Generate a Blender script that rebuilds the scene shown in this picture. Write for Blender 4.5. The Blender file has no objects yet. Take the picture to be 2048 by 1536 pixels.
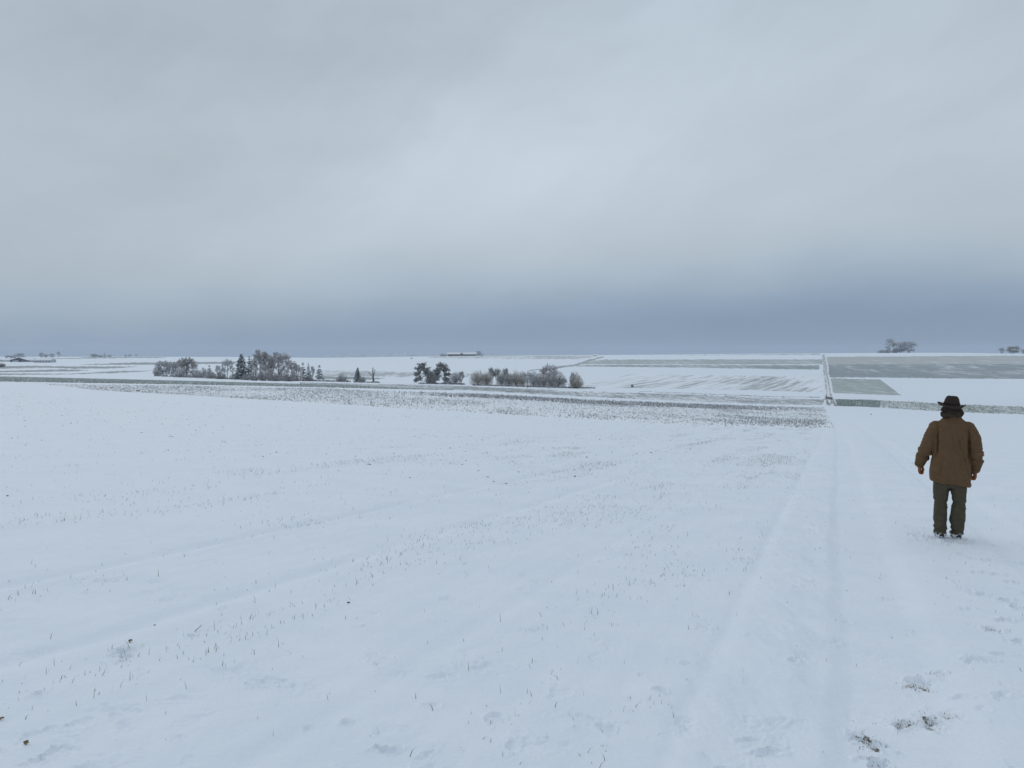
import bpy, math, random
import numpy as np
from mathutils import Vector, Matrix
R = math.radians
scene = bpy.context.scene
col = scene.collection

# ------------------------------------------------------------------ camera
F = 1538.0                       # focal length in photo pixels (2048 wide)
PIT = math.atan(60.0 / F)        # camera looks slightly down
cp, sp = math.cos(PIT), math.sin(PIT)
EYE = 1.65
cd = bpy.data.cameras.new('camera')
cam = bpy.data.objects.new('camera', cd)
col.objects.link(cam)
cd.sensor_fit = 'HORIZONTAL'
cd.sensor_width = 36.0
cd.lens = 36.0 * F / 2048.0
cd.clip_start = 0.05
cd.clip_end = 30000
cam.location = (0, 0, 0)         # eye is the origin, ground lies EYE below
cam.rotation_euler = (math.pi / 2 - PIT, 0, 0)
scene.camera = cam

# ------------------------------------------------------------------ world
SUN_EL, SUN_AZ = R(40), R(-38)    # azimuth from +Y towards +X
world = bpy.data.worlds.new('World')
scene.world = world
world.use_nodes = True
nt = world.node_tree
nt.nodes.clear()
N = nt.nodes.new
L = nt.links.new
out = N('ShaderNodeOutputWorld'); bg = N('ShaderNodeBackground')
bg.inputs['Strength'].default_value = 0.1
L(bg.outputs[0], out.inputs['Surface'])
skyt = N('ShaderNodeTexSky'); skyt.sky_type = 'NISHITA'; skyt.sun_disc = False
skyt.sun_elevation = SUN_EL; skyt.sun_rotation = SUN_AZ
tc = N('ShaderNodeTexCoord')
GEN = tc.outputs['Generated']

def wmath(op, a, b=None, clamp=False):
    m = N('ShaderNodeMath'); m.operation = op; m.use_clamp = clamp
    for i, v in enumerate((a, b)):
        if v is None: continue
        if isinstance(v, (int, float)): m.inputs[i].default_value = v
        else: L(v, m.inputs[i])
    return m.outputs[0]

def pix_dir(X, Y):
    xc, v = (X - 1024) / F, (Y - 768) / F
    return Vector((xc, cp - v * sp, -(sp + v * cp))).normalized()

def blob(X, Y, kx, kz):
    """soft elliptical cloud patch round a sky direction: exp(-(dx*kx)^2-(dz*kz)^2)"""
    d = pix_dir(X, Y)
    r = Vector((d.y, -d.x, 0)).normalized()
    v = N('ShaderNodeVectorMath'); v.operation = 'DOT_PRODUCT'
    L(warp, v.inputs[0]); v.inputs[1].default_value = r
    a = wmath('MULTIPLY', v.outputs['Value'], kx)
    b = wmath('MULTIPLY', wmath('SUBTRACT', ZW, d.z), kz)
    s = wmath('ADD', wmath('MULTIPLY', a, a), wmath('MULTIPLY', b, b))
    e = wmath('POWER', 2.71828, wmath('MULTIPLY', s, -1.0))
    f = N('ShaderNodeVectorMath'); f.operation = 'DOT_PRODUCT'
    L(GEN, f.inputs[0]); f.inputs[1].default_value = (0, 1, 0)
    return wmath('MULTIPLY', e, wmath('GREATER_THAN', f.outputs['Value'], 0.0))

# cloud layer: soft large noise warps a brightness profile over elevation
mp = N('ShaderNodeMapping'); L(GEN, mp.inputs['Vector']); mp.inputs['Scale'].default_value = (1.6, 1.6, 5.0)
n1 = N('ShaderNodeTexNoise'); L(mp.outputs[0], n1.inputs['Vector'])
n1.inputs['Scale'].default_value = 1.5; n1.inputs['Detail'].default_value = 5; n1.inputs['Roughness'].default_value = 0.5
mp2 = N('ShaderNodeMapping'); L(GEN, mp2.inputs['Vector']); mp2.inputs['Scale'].default_value = (1, 1, 2.6)
mp2.inputs['Location'].default_value = (3.1, 1.7, 0.4)
n2 = N('ShaderNodeTexNoise'); L(mp2.outputs[0], n2.inputs['Vector'])
n2.inputs['Scale'].default_value = 3.2; n2.inputs['Detail'].default_value = 6; n2.inputs['Roughness'].default_value = 0.52
wv = N('ShaderNodeVectorMath'); wv.operation = 'SUBTRACT'; L(n2.outputs['Color'], wv.inputs[0]); wv.inputs[1].default_value = (.5, .5, .5)
wv2 = N('ShaderNodeVectorMath'); wv2.operation = 'SCALE'; L(wv.outputs[0], wv2.inputs[0]); wv2.inputs['Scale'].default_value = 0.16
wv3 = N('ShaderNodeVectorMath'); wv3.operation = 'ADD'; L(GEN, wv3.inputs[0]); L(wv2.outputs[0], wv3.inputs[1])
warp = wv3.outputs[0]
sx = N('ShaderNodeSeparateXYZ'); L(GEN, sx.inputs[0]); Z = sx.outputs['Z']
sw = N('ShaderNodeSeparateXYZ'); L(warp, sw.inputs[0])
ZW = wmath('ADD', wmath('MULTIPLY', Z, 0.65), wmath('MULTIPLY', sw.outputs['Z'], 0.35))
# elevation used for the ramp, pushed down where the low dark cloud bank stands higher
bank = blob(1500, 590, 2.0, 7.5)
bank2 = blob(2050, 520, 3.0, 6.0)
zz = wmath('SUBTRACT', ZW, wmath('ADD', wmath('MULTIPLY', bank, 0.044), wmath('MULTIPLY', bank2, 0.010)))
zz = wmath('ADD', zz, wmath('MULTIPLY', wmath('SUBTRACT', n1.outputs['Fac'], 0.5), 0.045))
ramp = N('ShaderNodeValToRGB'); L(wmath('ADD', wmath('MULTIPLY', zz, 0.8), 0.1, True), ramp.inputs[0])
def s2l(c): return tuple(((v / 255) / 12.92 if v / 255 <= .04045 else ((v / 255 + .055) / 1.055) ** 2.4) for v in c)
cr = ramp.color_ramp
stops = [(-0.10, (128, 147, 172)), (0.0, (133, 152, 175)), (0.02, (140, 159, 180)), (0.048, (158, 174, 191)), (0.08, (171, 185, 197)), (0.125, (178, 190, 201)),
         (0.22, (184, 196, 206)), (0.32, (182, 195, 206)), (0.45, (176, 189, 202)), (0.62, (180, 192, 204)), (0.95, (190, 200, 212))]
while len(cr.elements) < len(stops): cr.elements.new(0.5)
for e, (z, c) in zip(cr.elements, stops):
    e.position = z * 0.8 + 0.1
    e.color = (*s2l(c), 1)
cr.interpolation = 'B_SPLINE'
# light and dark patches
bright = wmath('ADD', wmath('MULTIPLY', blob(1130, 330, 2.6, 6.0), 0.09), wmath('MULTIPLY', blob(1620, 130, 3.2, 7.0), 0.07))
bright = wmath('ADD', bright, wmath('MULTIPLY', blob(700, 480, 3.5, 12.0), 0.05))
dark = wmath('ADD', wmath('MULTIPLY', blob(850, 130, 4.0, 9.0), 0.03), wmath('MULTIPLY', blob(150, 60, 3.0, 6.0), 0.05))
gain = wmath('ADD', 1.0, wmath('SUBTRACT', bright, dark))
gain = wmath('ADD', gain, wmath('MULTIPLY', wmath('SUBTRACT', n2.outputs['Fac'], 0.5), 0.24))
# slanting cloud bands, lower left to upper right
mpr = N('ShaderNodeMapping'); L(warp, mpr.inputs['Vector']); mpr.inputs['Rotation'].default_value = (0, R(38), 0)
mps = N('ShaderNodeMapping'); L(mpr.outputs[0], mps.inputs['Vector']); mps.inputs['Scale'].default_value = (.9, 1, 3.4); mps.inputs['Location'].default_value = (.3, .2, .55)
n3 = N('ShaderNodeTexNoise'); L(mps.outputs[0], n3.inputs['Vector'])
n3.inputs['Scale'].default_value = 2.1; n3.inputs['Detail'].default_value = 7; n3.inputs['Roughness'].default_value = 0.55
high = wmath('MULTIPLY', wmath('SUBTRACT', n3.outputs['Fac'], 0.5), wmath('ADD', .08, wmath('MULTIPLY', Z, .9)))
gain = wmath('ADD', gain, high)
def slant(X0, Y0, X1, Y1, k, wl):
    a, b = pix_dir(X0, Y0), pix_dir(X1, Y1); nrm = a.cross(b).normalized(); mid = (a + b).normalized(); al = (b - a).normalized()
    def dotw(v):
        q = N('ShaderNodeVectorMath'); q.operation = 'DOT_PRODUCT'; L(warp, q.inputs[0]); q.inputs[1].default_value = v; return q.outputs['Value']
    p = wmath('MULTIPLY', dotw(nrm), k); q = wmath('MULTIPLY', dotw(al), wl)
    return wmath('POWER', 2.71828, wmath('MULTIPLY', wmath('ADD', wmath('MULTIPLY', p, p), wmath('MULTIPLY', q, q)), -1.0))
gain = wmath('ADD', gain, wmath('MULTIPLY', slant(750, 420, 1350, 130, 9.0, 2.6), .05))
gain = wmath('SUBTRACT', gain, wmath('MULTIPLY', slant(650, 260, 1050, 80, 10.0, 3.5), .035))
gs = N('ShaderNodeVectorMath'); gs.operation = 'SCALE'; L(ramp.outputs[0], gs.inputs[0]); L(wmath('MULTIPLY', gain, 10.0), gs.inputs['Scale'])
mix = N('ShaderNodeMix'); mix.data_type = 'RGBA'; mix.inputs['Factor'].default_value = 0.985
L(skyt.outputs[0], mix.inputs['A']); L(gs.outputs[0], mix.inputs['B'])
L(mix.outputs['Result'], bg.inputs['Color'])

sl = bpy.data.lights.new('sun', 'SUN'); sl.energy = 0.5; sl.angle = R(75); sl.color = (1, 0.96, 0.9)
so = bpy.data.objects.new('sun', sl); col.objects.link(so)
sdir = Vector((math.sin(SUN_AZ) * math.cos(SUN_EL), math.cos(SUN_AZ) * math.cos(SUN_EL), math.sin(SUN_EL)))
so.rotation_euler = sdir.to_track_quat('Z', 'Y').to_euler()

vs = scene.view_settings
vs.view_transform = 'Standard'; vs.look = 'None'; vs.gamma = 1.0; vs.use_curve_mapping = False; vs.exposure = 0.0
scene.render.film_transparent = False
scene.cycles.max_bounces = 6
scene.cycles.volume_bounces = 1
scene.cycles.use_denoising = True

# ------------------------------------------------------------------ noise
def _h(ix, iy, seed):
    n = (ix.astype(np.int64) * 374761393 + iy.astype(np.int64) * 668265263 + seed * 1442695041) & 0xFFFFFFFF
    n = ((n ^ (n >> 13)) * 1274126177) & 0xFFFFFFFF
    n = ((n ^ (n >> 16)) * 2246822519) & 0xFFFFFFFF
    return ((n ^ (n >> 15)) & 0xFFFFFF) / float(0xFFFFFF)
def vnoise(x, y, seed=0):
    x = np.asarray(x, float); y = np.asarray(y, float)
    ix, iy = np.floor(x), np.floor(y)
    fx, fy = x - ix, y - iy
    fx = fx * fx * fx * (fx * (fx * 6 - 15) + 10); fy = fy * fy * fy * (fy * (fy * 6 - 15) + 10)
    a = _h(ix, iy, seed); b = _h(ix + 1, iy, seed); c = _h(ix, iy + 1, seed); d = _h(ix + 1, iy + 1, seed)
    return (a * (1 - fx) + b * fx) * (1 - fy) + (c * (1 - fx) + d * fx) * fy
def fbm(x, y, oct=4, seed=0):
    s = 0; a = .5; t = 0
    for o in range(oct):
        s = s + a * vnoise(x * 2 ** o, y * 2 ** o, seed + o * 17); t += a; a *= .5
    return s / t
def sstep(a, b, x):
    t = np.clip((x - a) / (b - a), 0, 1); return t * t * (3 - 2 * t)

# ------------------------------------------------------------------ terrain: heights along every bearing
def ut(X, Y):
    xc, v = (np.asarray(X, float) - 1024) / F, (np.asarray(Y, float) - 768) / F
    y = cp - v * sp
    return xc / y, (sp + v * cp) / y
def pix(u, t):
    w = cp + t * sp
    return 1024 + F * u / w, 768 + F * (t * cp - sp) / w

def line(xs, ys): return (np.array(xs, float), np.array(ys, float))
LE = line([-700, -400, 0, 200, 400, 700, 1000, 1400, 1670, 2048, 2700], [728, 744, 765, 781, 792, 810, 829, 851, 857, 862, 868])
LS = line([-700, -400, 0, 400, 660, 1000, 1150, 1350, 1550, 1650, 1900, 2048, 2700], [748, 755, 763, 770, 775.5, 790, 799, 807, 814, 816, 826, 830, 842])
LB = line([-700, 0, 320, 640, 956, 1150, 1550, 1650, 1800, 2048, 2700], [733, 745, 752, 762, 770.5, 776, 784, 786, 791, 797, 812])
LK = line([-700, 0, 400, 560, 640, 800, 1000, 1280, 1500, 1650, 1900, 1980, 2048, 2700], [713, 713.5, 713.6, 714.8, 715.8, 713.5, 711, 709.6, 707.4, 706.4, 705.2, 706.5, 707.6, 709])
UG = np.linspace(-1.1, 1.1, 331)
def at_u(ln, u):
    X = 1024 + F * u
    Y = np.interp(X, *ln)
    for _ in range(3):
        t = ut(X, Y)[1]; X = 1024 + F * u / (cp + t * sp); Y = np.interp(X, *ln)
    k = np.hanning(19); k /= k.sum()
    t = ut(X, Y)[1]
    tp = np.concatenate([t[0] + (t[0] - t[1:10][::-1]), t, t[-1] + (t[-1] - t[-10:-1][::-1])])
    return np.convolve(tp, k, 'valid')
tE, tS, tB, tK = (at_u(l, UG) for l in (LE, LS, LB, LK))
dE = 72.1 / (1 + .44 * UG)
dS = 1 / np.clip(.00627 - .00399 * UG, .0028, 1)
dB = np.interp(UG, [-1.1, -.67, -.46, .05, .41, .67, 1.1], [450, 430, 400, 350, 320, 310, 310])
dK = np.interp(UG, [-1.1, -.67, -.25, 0, .41, .67, 1.1], [1800, 1700, 1300, 1050, 900, 880, 880])
sE = tE - EYE / dE
def pchip(x, y, xi):
    h = np.diff(x); dl = np.diff(y) / h
    m = np.zeros(len(x))
    m[0], m[-1] = dl[0], dl[-1]
    for i in range(1, len(x) - 1):
        if dl[i - 1] * dl[i] > 0:
            w1, w2 = 2 * h[i] + h[i - 1], h[i] + 2 * h[i - 1]
            m[i] = (w1 + w2) / (w1 / dl[i - 1] + w2 / dl[i])
    k = np.clip(np.searchsorted(x, xi) - 1, 0, len(x) - 2)
    s = (xi - x[k]) / h[k]
    return ((1 + 2 * s) * (1 - s) ** 2 * y[k] + s * (1 - s) ** 2 * h[k] * m[k] + s * s * (3 - 2 * s) * y[k + 1] + s * s * (s - 1) * h[k] * m[k + 1])
LD = np.linspace(math.log(.15), math.log(9000), 1400)
TT = np.zeros((len(UG), len(LD)))
for i in range(len(UG)):
    q = [1 / .1, 1 / 5., 1 / 25., 1 / dE[i], 1 / dS[i], 1 / dB[i], 1 / dK[i], 1 / (dK[i] * 1.25), 1 / (dK[i] * 2.0), 1 / 10000.]
    t = [sE[i] + EYE * q[0], sE[i] + EYE * q[1], sE[i] + EYE * q[2], tE[i], tS[i], tB[i], tK[i], tK[i] + .0022, tK[i] + .0035, tK[i] + .006]
    TT[i] = pchip(np.array(q[::-1]), np.array(t[::-1]), np.exp(-LD))
def zbase(x, y):
    x = np.asarray(x, float); y = np.asarray(y, float)
    d = np.maximum(np.maximum(y, np.abs(x) / 1.1), .2)
    u = np.clip(x / d, -1.1, 1.1)
    fi = (u + 1.1) / 2.2 * (len(UG) - 1); fj = (np.log(d) - LD[0]) / (LD[1] - LD[0])
    fi = np.clip(fi, 0, len(UG) - 1.001); fj = np.clip(fj, 0, len(LD) - 1.001)
    i, j = fi.astype(int), fj.astype(int); a, b = fi - i, fj - j
    t = (TT[i, j] * (1 - a) + TT[i + 1, j] * a) * (1 - b) + (TT[i, j + 1] * (1 - a) + TT[i + 1, j + 1] * a) * b
    return -t * d
def depth_at(u, t):
    """forward distance at which the ground is seen at bearing u, depression t"""
    i = int(round((min(max(u, -1.1), 1.1) + 1.1) / 2.2 * (len(UG) - 1)))
    kk = int(np.searchsorted(LD, math.log(dK[i])))
    return float(math.exp(np.interp(-t, -TT[i, :kk], LD[:kk])))
def gpt(X, Y):
    u, t = (float(v) for v in ut(X, Y))
    d = depth_at(u, t)
    x, y = u * d, d
    return Vector((x, y, float(zfull(np.array([x]), np.array([y]))[0])))

# snow relief: track ruts, tramlines, footprints, dents
RC = .42
def cc(x, y): return x - RC * y
PFOOT = None
rng = np.random.default_rng(7)
dents = []      # x, y, half length, half width, angle, depth
def add_dent(x, y, a, b, ang, h): dents.append((x, y, a, b, ang, h))
def zsimple(X, Y):
    u, t = (float(v) for v in ut(X, Y)); d = depth_at(u, t); return u * d, d
TRK = math.atan2(1, RC)
for X, Y, a, b, da, h in [
        (1985, 1265, .10, .07, .3, .035), (1840, 1352, .13, .06, -.9, .035), (1880, 1342, .06, .04, 0, .02), (1815, 1442, .11, .05, -.6, .03), (1856, 1432, .09, .04, -.5, .03),
        (1893, 1430, .05, .03, 0, .02), (1865, 1448, .05, .03, 0, .02),
        (1735, 1475, .15, .06, .9, .035), (1760, 1520, .13, .06, .9, .035), (1955, 1325, .14, .06, -1.0, .03), (2000, 1315, .12, .05, -1.2, .02),
        (1950, 1116, .16, .07, -1.1, .03), (1975, 1120, .12, .05, -1.1, .03), (1962, 1146, .14, .06, -1, .03), (1995, 1150, .12, .05, -1, .03),
        (2022, 1167, .13, .06, -.8, .035), (1958, 1190, .14, .07, -1, .03), (2010, 1201, .12, .06, -.6, .04), (2032, 1216, .14, .07, -.4, .04),
        (2040, 1120, .14, .06, -1, .03), (1920, 1108, .13, .06, -1, .03), (1505, 1480, .13, .05, -1.2, .03), (1555, 1478, .09, .05, .2, .02), (1530, 1505, .14, .04, -1.1, .03),
        (1590, 1330, .08, .04, 0, .03), (1622, 1162, .12, .05, .9, .03), (1632, 1052, .12, .06, .9, .04), (1320, 1383, .06, .05, 0, .04), (1215, 1455, .08, .06, .3, .03),
        (1370, 1328, .09, .05, -.5, .02), (990, 1430, .08, .05, -.9, .03), (780, 1500, .12, .04, -.8, .03), (860, 1410, .08, .05, -1.2, .02), (690, 1442, .05, .04, 0, .035),
        (250, 1305, .17, .05, .55, .045), (385, 1270, .06, .04, .4, .04), (75, 1390, .06, .04, .4, .03), (255, 1448, .08, .05, .4, .02), (1025, 1490, .1, .04, .6, .02), (2010, 1245, .13, .06, -.9, .03), (1935, 1222, .12, .05, -1, .02), (1915, 1165, .12, .05, -1, .02), (2036, 1290, .12, .05, -1, .03), (1925, 1395, .1, .05, -1, .02), (2000, 1400, .12, .05, -.9, .02), (1690, 1240, .1, .04, -.9, .02), (1770, 1190, .14, .05, -.9, .02)]:
    x, y = zsimple(X, Y); add_dent(x, y, a * .6, b * .7, TRK + da, h * (1.3 if X > 1700 else .8))
for k in range(420):
    d = 3 + 30 * rng.random() ** 1.6; u = rng.uniform(-.75, .75); x = u * d
    s = rng.uniform(.02, .07) * (1 + d * .045)
    add_dent(x, d, s * rng.uniform(1, 2.4), s * rng.uniform(.5, 1), TRK + rng.normal(0, .9), rng.uniform(.004, .016))
PU, PT = (float(v) for v in ut(1898, 1079))
PD = depth_at(PU, PT); PX, PY = PU * PD, PD
# trodden snow round the walker's boots
for k in range(60):
    a = rng.uniform(0, 6.28); r = rng.uniform(.12, .5)
    add_dent(PX + r * math.cos(a), PY + r * math.sin(a) * .9, rng.uniform(.03, .09), rng.uniform(.02, .04), rng.uniform(0, 3), rng.choice([-.014, .02, .025]))
# walker's earlier steps leading up to where he stands
DN = np.array(dents)

def relief(x, y):
    """height added to the base ground; only matters near the viewer"""
    x = np.asarray(x, float); y = np.asarray(y, float)
    d = np.hypot(x, y)
    near = 1 - sstep(60, 110, d)
    c = cc(x, y) * .922
    al = (x * RC + y) / math.hypot(1, RC)
    h = np.zeros_like(x)
    fade = 1 - sstep(25, 70, d)
    h += .028 * (fbm(x * .35, y * .35, 3, 5) - .5) * near
    h += .017 * (fbm(x * 2.2, y * 2.2, 4, 9) - .5) * fade
    h += .007 * (fbm(c * 9, al * 7.2, 3, 19) - .5) * (1 - sstep(12, 30, d))
    wob = .05 * (fbm(al * .6, al * 0 + 3, 3, 2) - .5) + .12 * (fbm(al * .08, al * 0 + 9, 2, 12) - .5)
    cw = c + wob
    # verge between field edge and rut: lumpy bank
    bank_ = sstep(-.95, -.35, cw + .5 * (fbm(x * 1.1, y * .7, 3, 61) - .5)) * (1 - sstep(-.2, .1, cw))
    h += bank_ * (.004 + .080 * (fbm(x * 3.0, y * 1.3, 4, 33) - .45)) * near
    h -= .024 * np.exp(-((cw + .68) / .08) ** 2) * (.4 + .9 * fbm(al * 1.3, al * 0, 3, 8)) * near
    h -= .034 * sstep(-.02, .15, cw + .08 * (fbm(x * 2, y * 1.5, 3, 62) - .5)) * (1 - sstep(.55, .80, cw)) * (.6 + .7 * fbm(x * 2.1, y * 1.2, 3, 88)) * near
    h += .022 * sstep(.7, .95, cw) * (1 - sstep(1.5, 1.8, cw)) * (fbm(x * 2.6, y * 2.6, 3, 71)) * near
    h -= .032 * sstep(1.75, 1.92, cw) * (1 - sstep(2.3, 2.55, cw)) * near
    # tread bars in the rut
    h += .003 * np.sin(al * 42) * sstep(.15, .22, cw) * (1 - sstep(.55, .62, cw)) * (1 - sstep(10, 20, d)) * sstep(.45, .6, fbm(al * .7, c, 2, 3))
    # old tractor tramlines in the field
    for c0, w, dp in ((-5.85, .11, .042), (-4.25, .10, .024), (-12.5, .15, .008), (-14.2, .15, .008), (-2.3, .1, .008)):
        h -= dp * np.exp(-((cw - c0) / w) ** 2) * (.6 + .4 * sstep(.3, .6, fbm(al * .25, al * 0 + c0, 2, 4))) * near
        h += dp * .35 * np.exp(-((cw - c0 - 1.9 * w) / w) ** 2) * near
    # sown rows
    h += .0016 * np.sin(cw * 2 * math.pi / .25) * (1 - sstep(-.8, -.7, cw)) * (1 - sstep(8, 22, d))
    return h

def dent_apply(x, y, h):
    """carve the dents; x,y,h flat arrays"""
    order = np.argsort(y); ys = y[order]
    for (px, py, a, b, ang, dp) in DN:
        m = max(a, b) * 2.6
        i0, i1 = np.searchsorted(ys, py - m), np.searchsorted(ys, py + m)
        if i1 <= i0: continue
        id_ = order[i0:i1]
        dx = x[id_] - px
        k = np.abs(dx) < m
        id_ = id_[k]
        if len(id_) == 0: continue
        dx, dy = x[id_] - px, y[id_] - py
        ca, sa = math.cos(ang), math.sin(ang)
        wx = dx + a * (.75 * (vnoise(x[id_] * 16, y[id_] * 16, 3) - .5) + .5 * (vnoise(x[id_] * 45, y[id_] * 45, 13) - .5)); wy = dy + a * (.75 * (vnoise(x[id_] * 16, y[id_] * 16, 4) - .5) + .5 * (vnoise(x[id_] * 45, y[id_] * 45, 14) - .5))
        q = np.sqrt(((wx * ca + wy * sa) / a) ** 2 + ((-wx * sa + wy * ca) / b) ** 2)
        h[id_] -= dp * (1 - sstep(.1, 1.15, q))
        if dp > 0: h[id_] += dp * .3 * np.exp(-((q - 1.35) / .3) ** 2)
    return h
def zfull(x, y):
    x = np.asarray(x, float); y = np.asarray(y, float)
    h = relief(x, y)
    return zbase(x, y) + h

# ------------------------------------------------------------------ materials
def mat(name):
    m = bpy.data.materials.new(name); m.use_nodes = True
    t = m.node_tree; t.nodes.clear()
    o = t.nodes.new('ShaderNodeOutputMaterial'); b = t.nodes.new('ShaderNodeBsdfPrincipled')
    t.links.new(b.outputs[0], o.inputs['Surface'])
    b.inputs['Specular IOR Level'].default_value = .25
    return m, t, b
class NB:
    def __init__(s, t): s.t = t; s.tc = None
    def n(s, k, **kw):
        x = s.t.nodes.new(k)
        for a, v in kw.items(): setattr(x, a, v)
        return x
    def l(s, a, b): s.t.links.new(a, b)
    def obj(s):
        if not s.tc: s.tc = s.n('ShaderNodeTexCoord')
        return s.tc.outputs['Object']
    def noise(s, scale, detail=3, rough=.5, st=(1, 1, 1), rot=0, vec=None, loc=(0, 0, 0)):
        src = vec or s.obj()
        if rot:
            m0 = s.n('ShaderNodeMapping'); s.l(src, m0.inputs['Vector']); m0.inputs['Rotation'].default_value = (0, 0, rot); src = m0.outputs[0]
        m = s.n('ShaderNodeMapping'); s.l(src, m.inputs['Vector'])
        m.inputs['Scale'].default_value = st; m.inputs['Location'].default_value = loc
        x = s.n('ShaderNodeTexNoise'); s.l(m.outputs[0], x.inputs['Vector'])
        x.inputs['Scale'].default_value = scale; x.inputs['Detail'].default_value = detail; x.inputs['Roughness'].default_value = rough
        return x.outputs['Fac']
    def ramp(s, f, a, b):
        m = s.n('ShaderNodeMapRange'); m.interpolation_type = 'SMOOTHSTEP'; s.l(f, m.inputs['Value'])
        m.inputs['From Min'].default_value = a; m.inputs['From Max'].default_value = b
        return m.outputs[0]
    def math(s, op, a, b):
        m = s.n('ShaderNodeMath', operation=op)
        for i, v in enumerate((a, b)):
            if isinstance(v, (int, float)): m.inputs[i].default_value = v
            else: s.l(v, m.inputs[i])
        return m.outputs[0]
    def mix(s, f, a, b):
        m = s.n('ShaderNodeMix', data_type='RGBA')
        if isinstance(f, (int, float)): m.inputs['Factor'].default_value = f
        else: s.l(f, m.inputs['Factor'])
        for k, v in (('A', a), ('B', b)):
            if isinstance(v, tuple): m.inputs[k].default_value = (*v, 1)
            else: s.l(v, m.inputs[k])
        return m.outputs['Result']
    def bump(s, h, dist, strength=1):
        b = s.n('ShaderNodeBump'); s.l(h, b.inputs['Height']); b.inputs['Distance'].default_value = dist; b.inputs['Strength'].default_value = strength
        return b.outputs[0]

HAZE = .00017
SNOW = (.855, .895, .94)
SOIL = (.10, .065, .04)
def field_mat(name, vegs, cover, lo=.3, stretch=(1, .08, 1), scale=.5, fine=2.0, soft=.12, rot=0.0, edge=None, cover2=0.0):
    """snow with vegetation showing through; cover 0..1"""
    m, t, b = mat(name); nb = NB(t)
    big = nb.noise(.02, 3, .55, (1, .35, 1), rot)
    f = nb.noise(scale, 4, .6, stretch, rot)
    g = nb.noise(fine, 3, .6, stretch, rot, loc=(5, 2, 0))
    s = nb.math('ADD', nb.math('MULTIPLY', f, .55), nb.math('ADD', nb.math('MULTIPLY', g, .3), nb.math('MULTIPLY', big, lo)))
    th = .5 + (.15 + lo / 2) - .075
    th = (.85 + lo) / 2 + (0.5 - cover) * .32
    k = nb.ramp(s, th - soft / 2, th + soft / 2)
    v = nb.mix(nb.noise(.12, 3, .6, (1, .3, 1)), vegs[0], vegs[1])
    L2 = nb.mix(k, SNOW, v)
    t.links.new(L2, b.inputs['Base Color'])
    b.inputs['Roughness'].default_value = .75
    return m

def snow_mat():
    m, t, b = mat('snow'); nb = NB(t)
    at = nb.n('ShaderNodeAttribute', attribute_name='bare')
    f = nb.noise(9, 5, .65)
    tone = nb.mix(nb.ramp(nb.noise(1.3, 5, .6), .3, .7), (.80, .862, .925), (.84, .892, .948))
    k = nb.ramp(nb.math('ADD', at.outputs['Fac'], nb.math('MULTIPLY', nb.math('SUBTRACT', nb.noise(30, 4, .75), .5), 1.9)), .5, .72)
    soil = nb.mix(nb.ramp(nb.noise(60, 4, .6), .35, .65), (.035, .028, .02), (.13, .10, .065))
    t.links.new(nb.mix(k, tone, soil), b.inputs['Base Color'])
    b.inputs['Roughness'].default_value = .62
    h = nb.math('ADD', nb.math('MULTIPLY', nb.noise(22, 5, .62), 1.0), nb.math('MULTIPLY', nb.noise(110, 3, .6), .22))
    bp = nb.bump(h, .009, .8)
    t.links.new(bp, b.inputs['Normal'])
    return m
M = {}
M['snow'] = snow_mat()
GREY = ((.30, .33, .33), (.38, .40, .40))
M['melt'] = field_mat('melt_streaks', ((.26, .30, .31), (.34, .37, .37)), .80, scale=.12, fine=.5, stretch=(1, .2, 1))
M['pale'] = field_mat('thin_stubble', ((.42, .45, .46), (.52, .55, .56)), .55, scale=.35, fine=1.3, stretch=(1, .12, 1))
M['paleright'] = field_mat('pale_grey_stubble', ((.44, .46, .455), (.53, .55, .54)), .82, scale=.25, fine=1.0, stretch=(1, .15, 1))
M['greyright'] = field_mat('grey_green_winter_crop', ((.25, .29, .30), (.34, .385, .40)), .80, scale=.45, fine=1.6, stretch=(.6, .10, 1), soft=.2)
M['green'] = field_mat('green_winter_crop', ((.33, .385, .36), (.42, .465, .45)), .78, scale=.4, fine=1.6, stretch=(1, .15, 1), soft=.3)
M['bandA'] = field_mat('upper_green_crop', ((.35, .41, .40), (.44, .49, .485)), .80, scale=.3, fine=1.4, stretch=(1, .12, 1), soft=.3)
M['bandB'] = field_mat('lower_green_crop', ((.26, .32, .315), (.34, .39, .385)), .82, scale=.3, fine=1.4, stretch=(1, .15, 1), soft=.3)
M['stub'] = field_mat('stubble_rows', ((.25, .28, .28), (.36, .39, .39)), .52, scale=.6, fine=2.2, stretch=(1, .13, 1), soft=.16)
M['stripe'] = field_mat('striped_crop', ((.36, .40, .40), (.46, .50, .49)), .40, scale=.35, fine=1.4, stretch=(1, .045, 1), rot=.52, soft=.14, lo=.45)
M['crop'] = field_mat('snowy_leaf_crop', ((.22, .26, .19), (.32, .35, .28)), .45, scale=1.2, fine=4, stretch=(1, .3, 1), soft=.2)
M['weedg'] = field_mat('weedy_snow', ((.40, .42, .42), (.5, .52, .53)), .2, scale=1.4, fine=5, stretch=(1, .2, 1), soft=.2)
M['mud'] = field_mat('muddy_ruts', ((.15, .115, .10), (.27, .23, .21)), .58, scale=1.5, fine=4, stretch=(1, .3, 1), soft=.2)
M['track'] = field_mat('track_snow', ((.45, .47, .47), (.5, .52, .52)), .18, scale=.6, fine=1.5, stretch=(1, .03, 1), rot=.39, soft=.15)
M['rut'] = field_mat('track_rut', ((.40, .43, .43), (.46, .49, .49)), .72, scale=.6, fine=1.5, stretch=(1, .05, 1), rot=.39, soft=.25)

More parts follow.
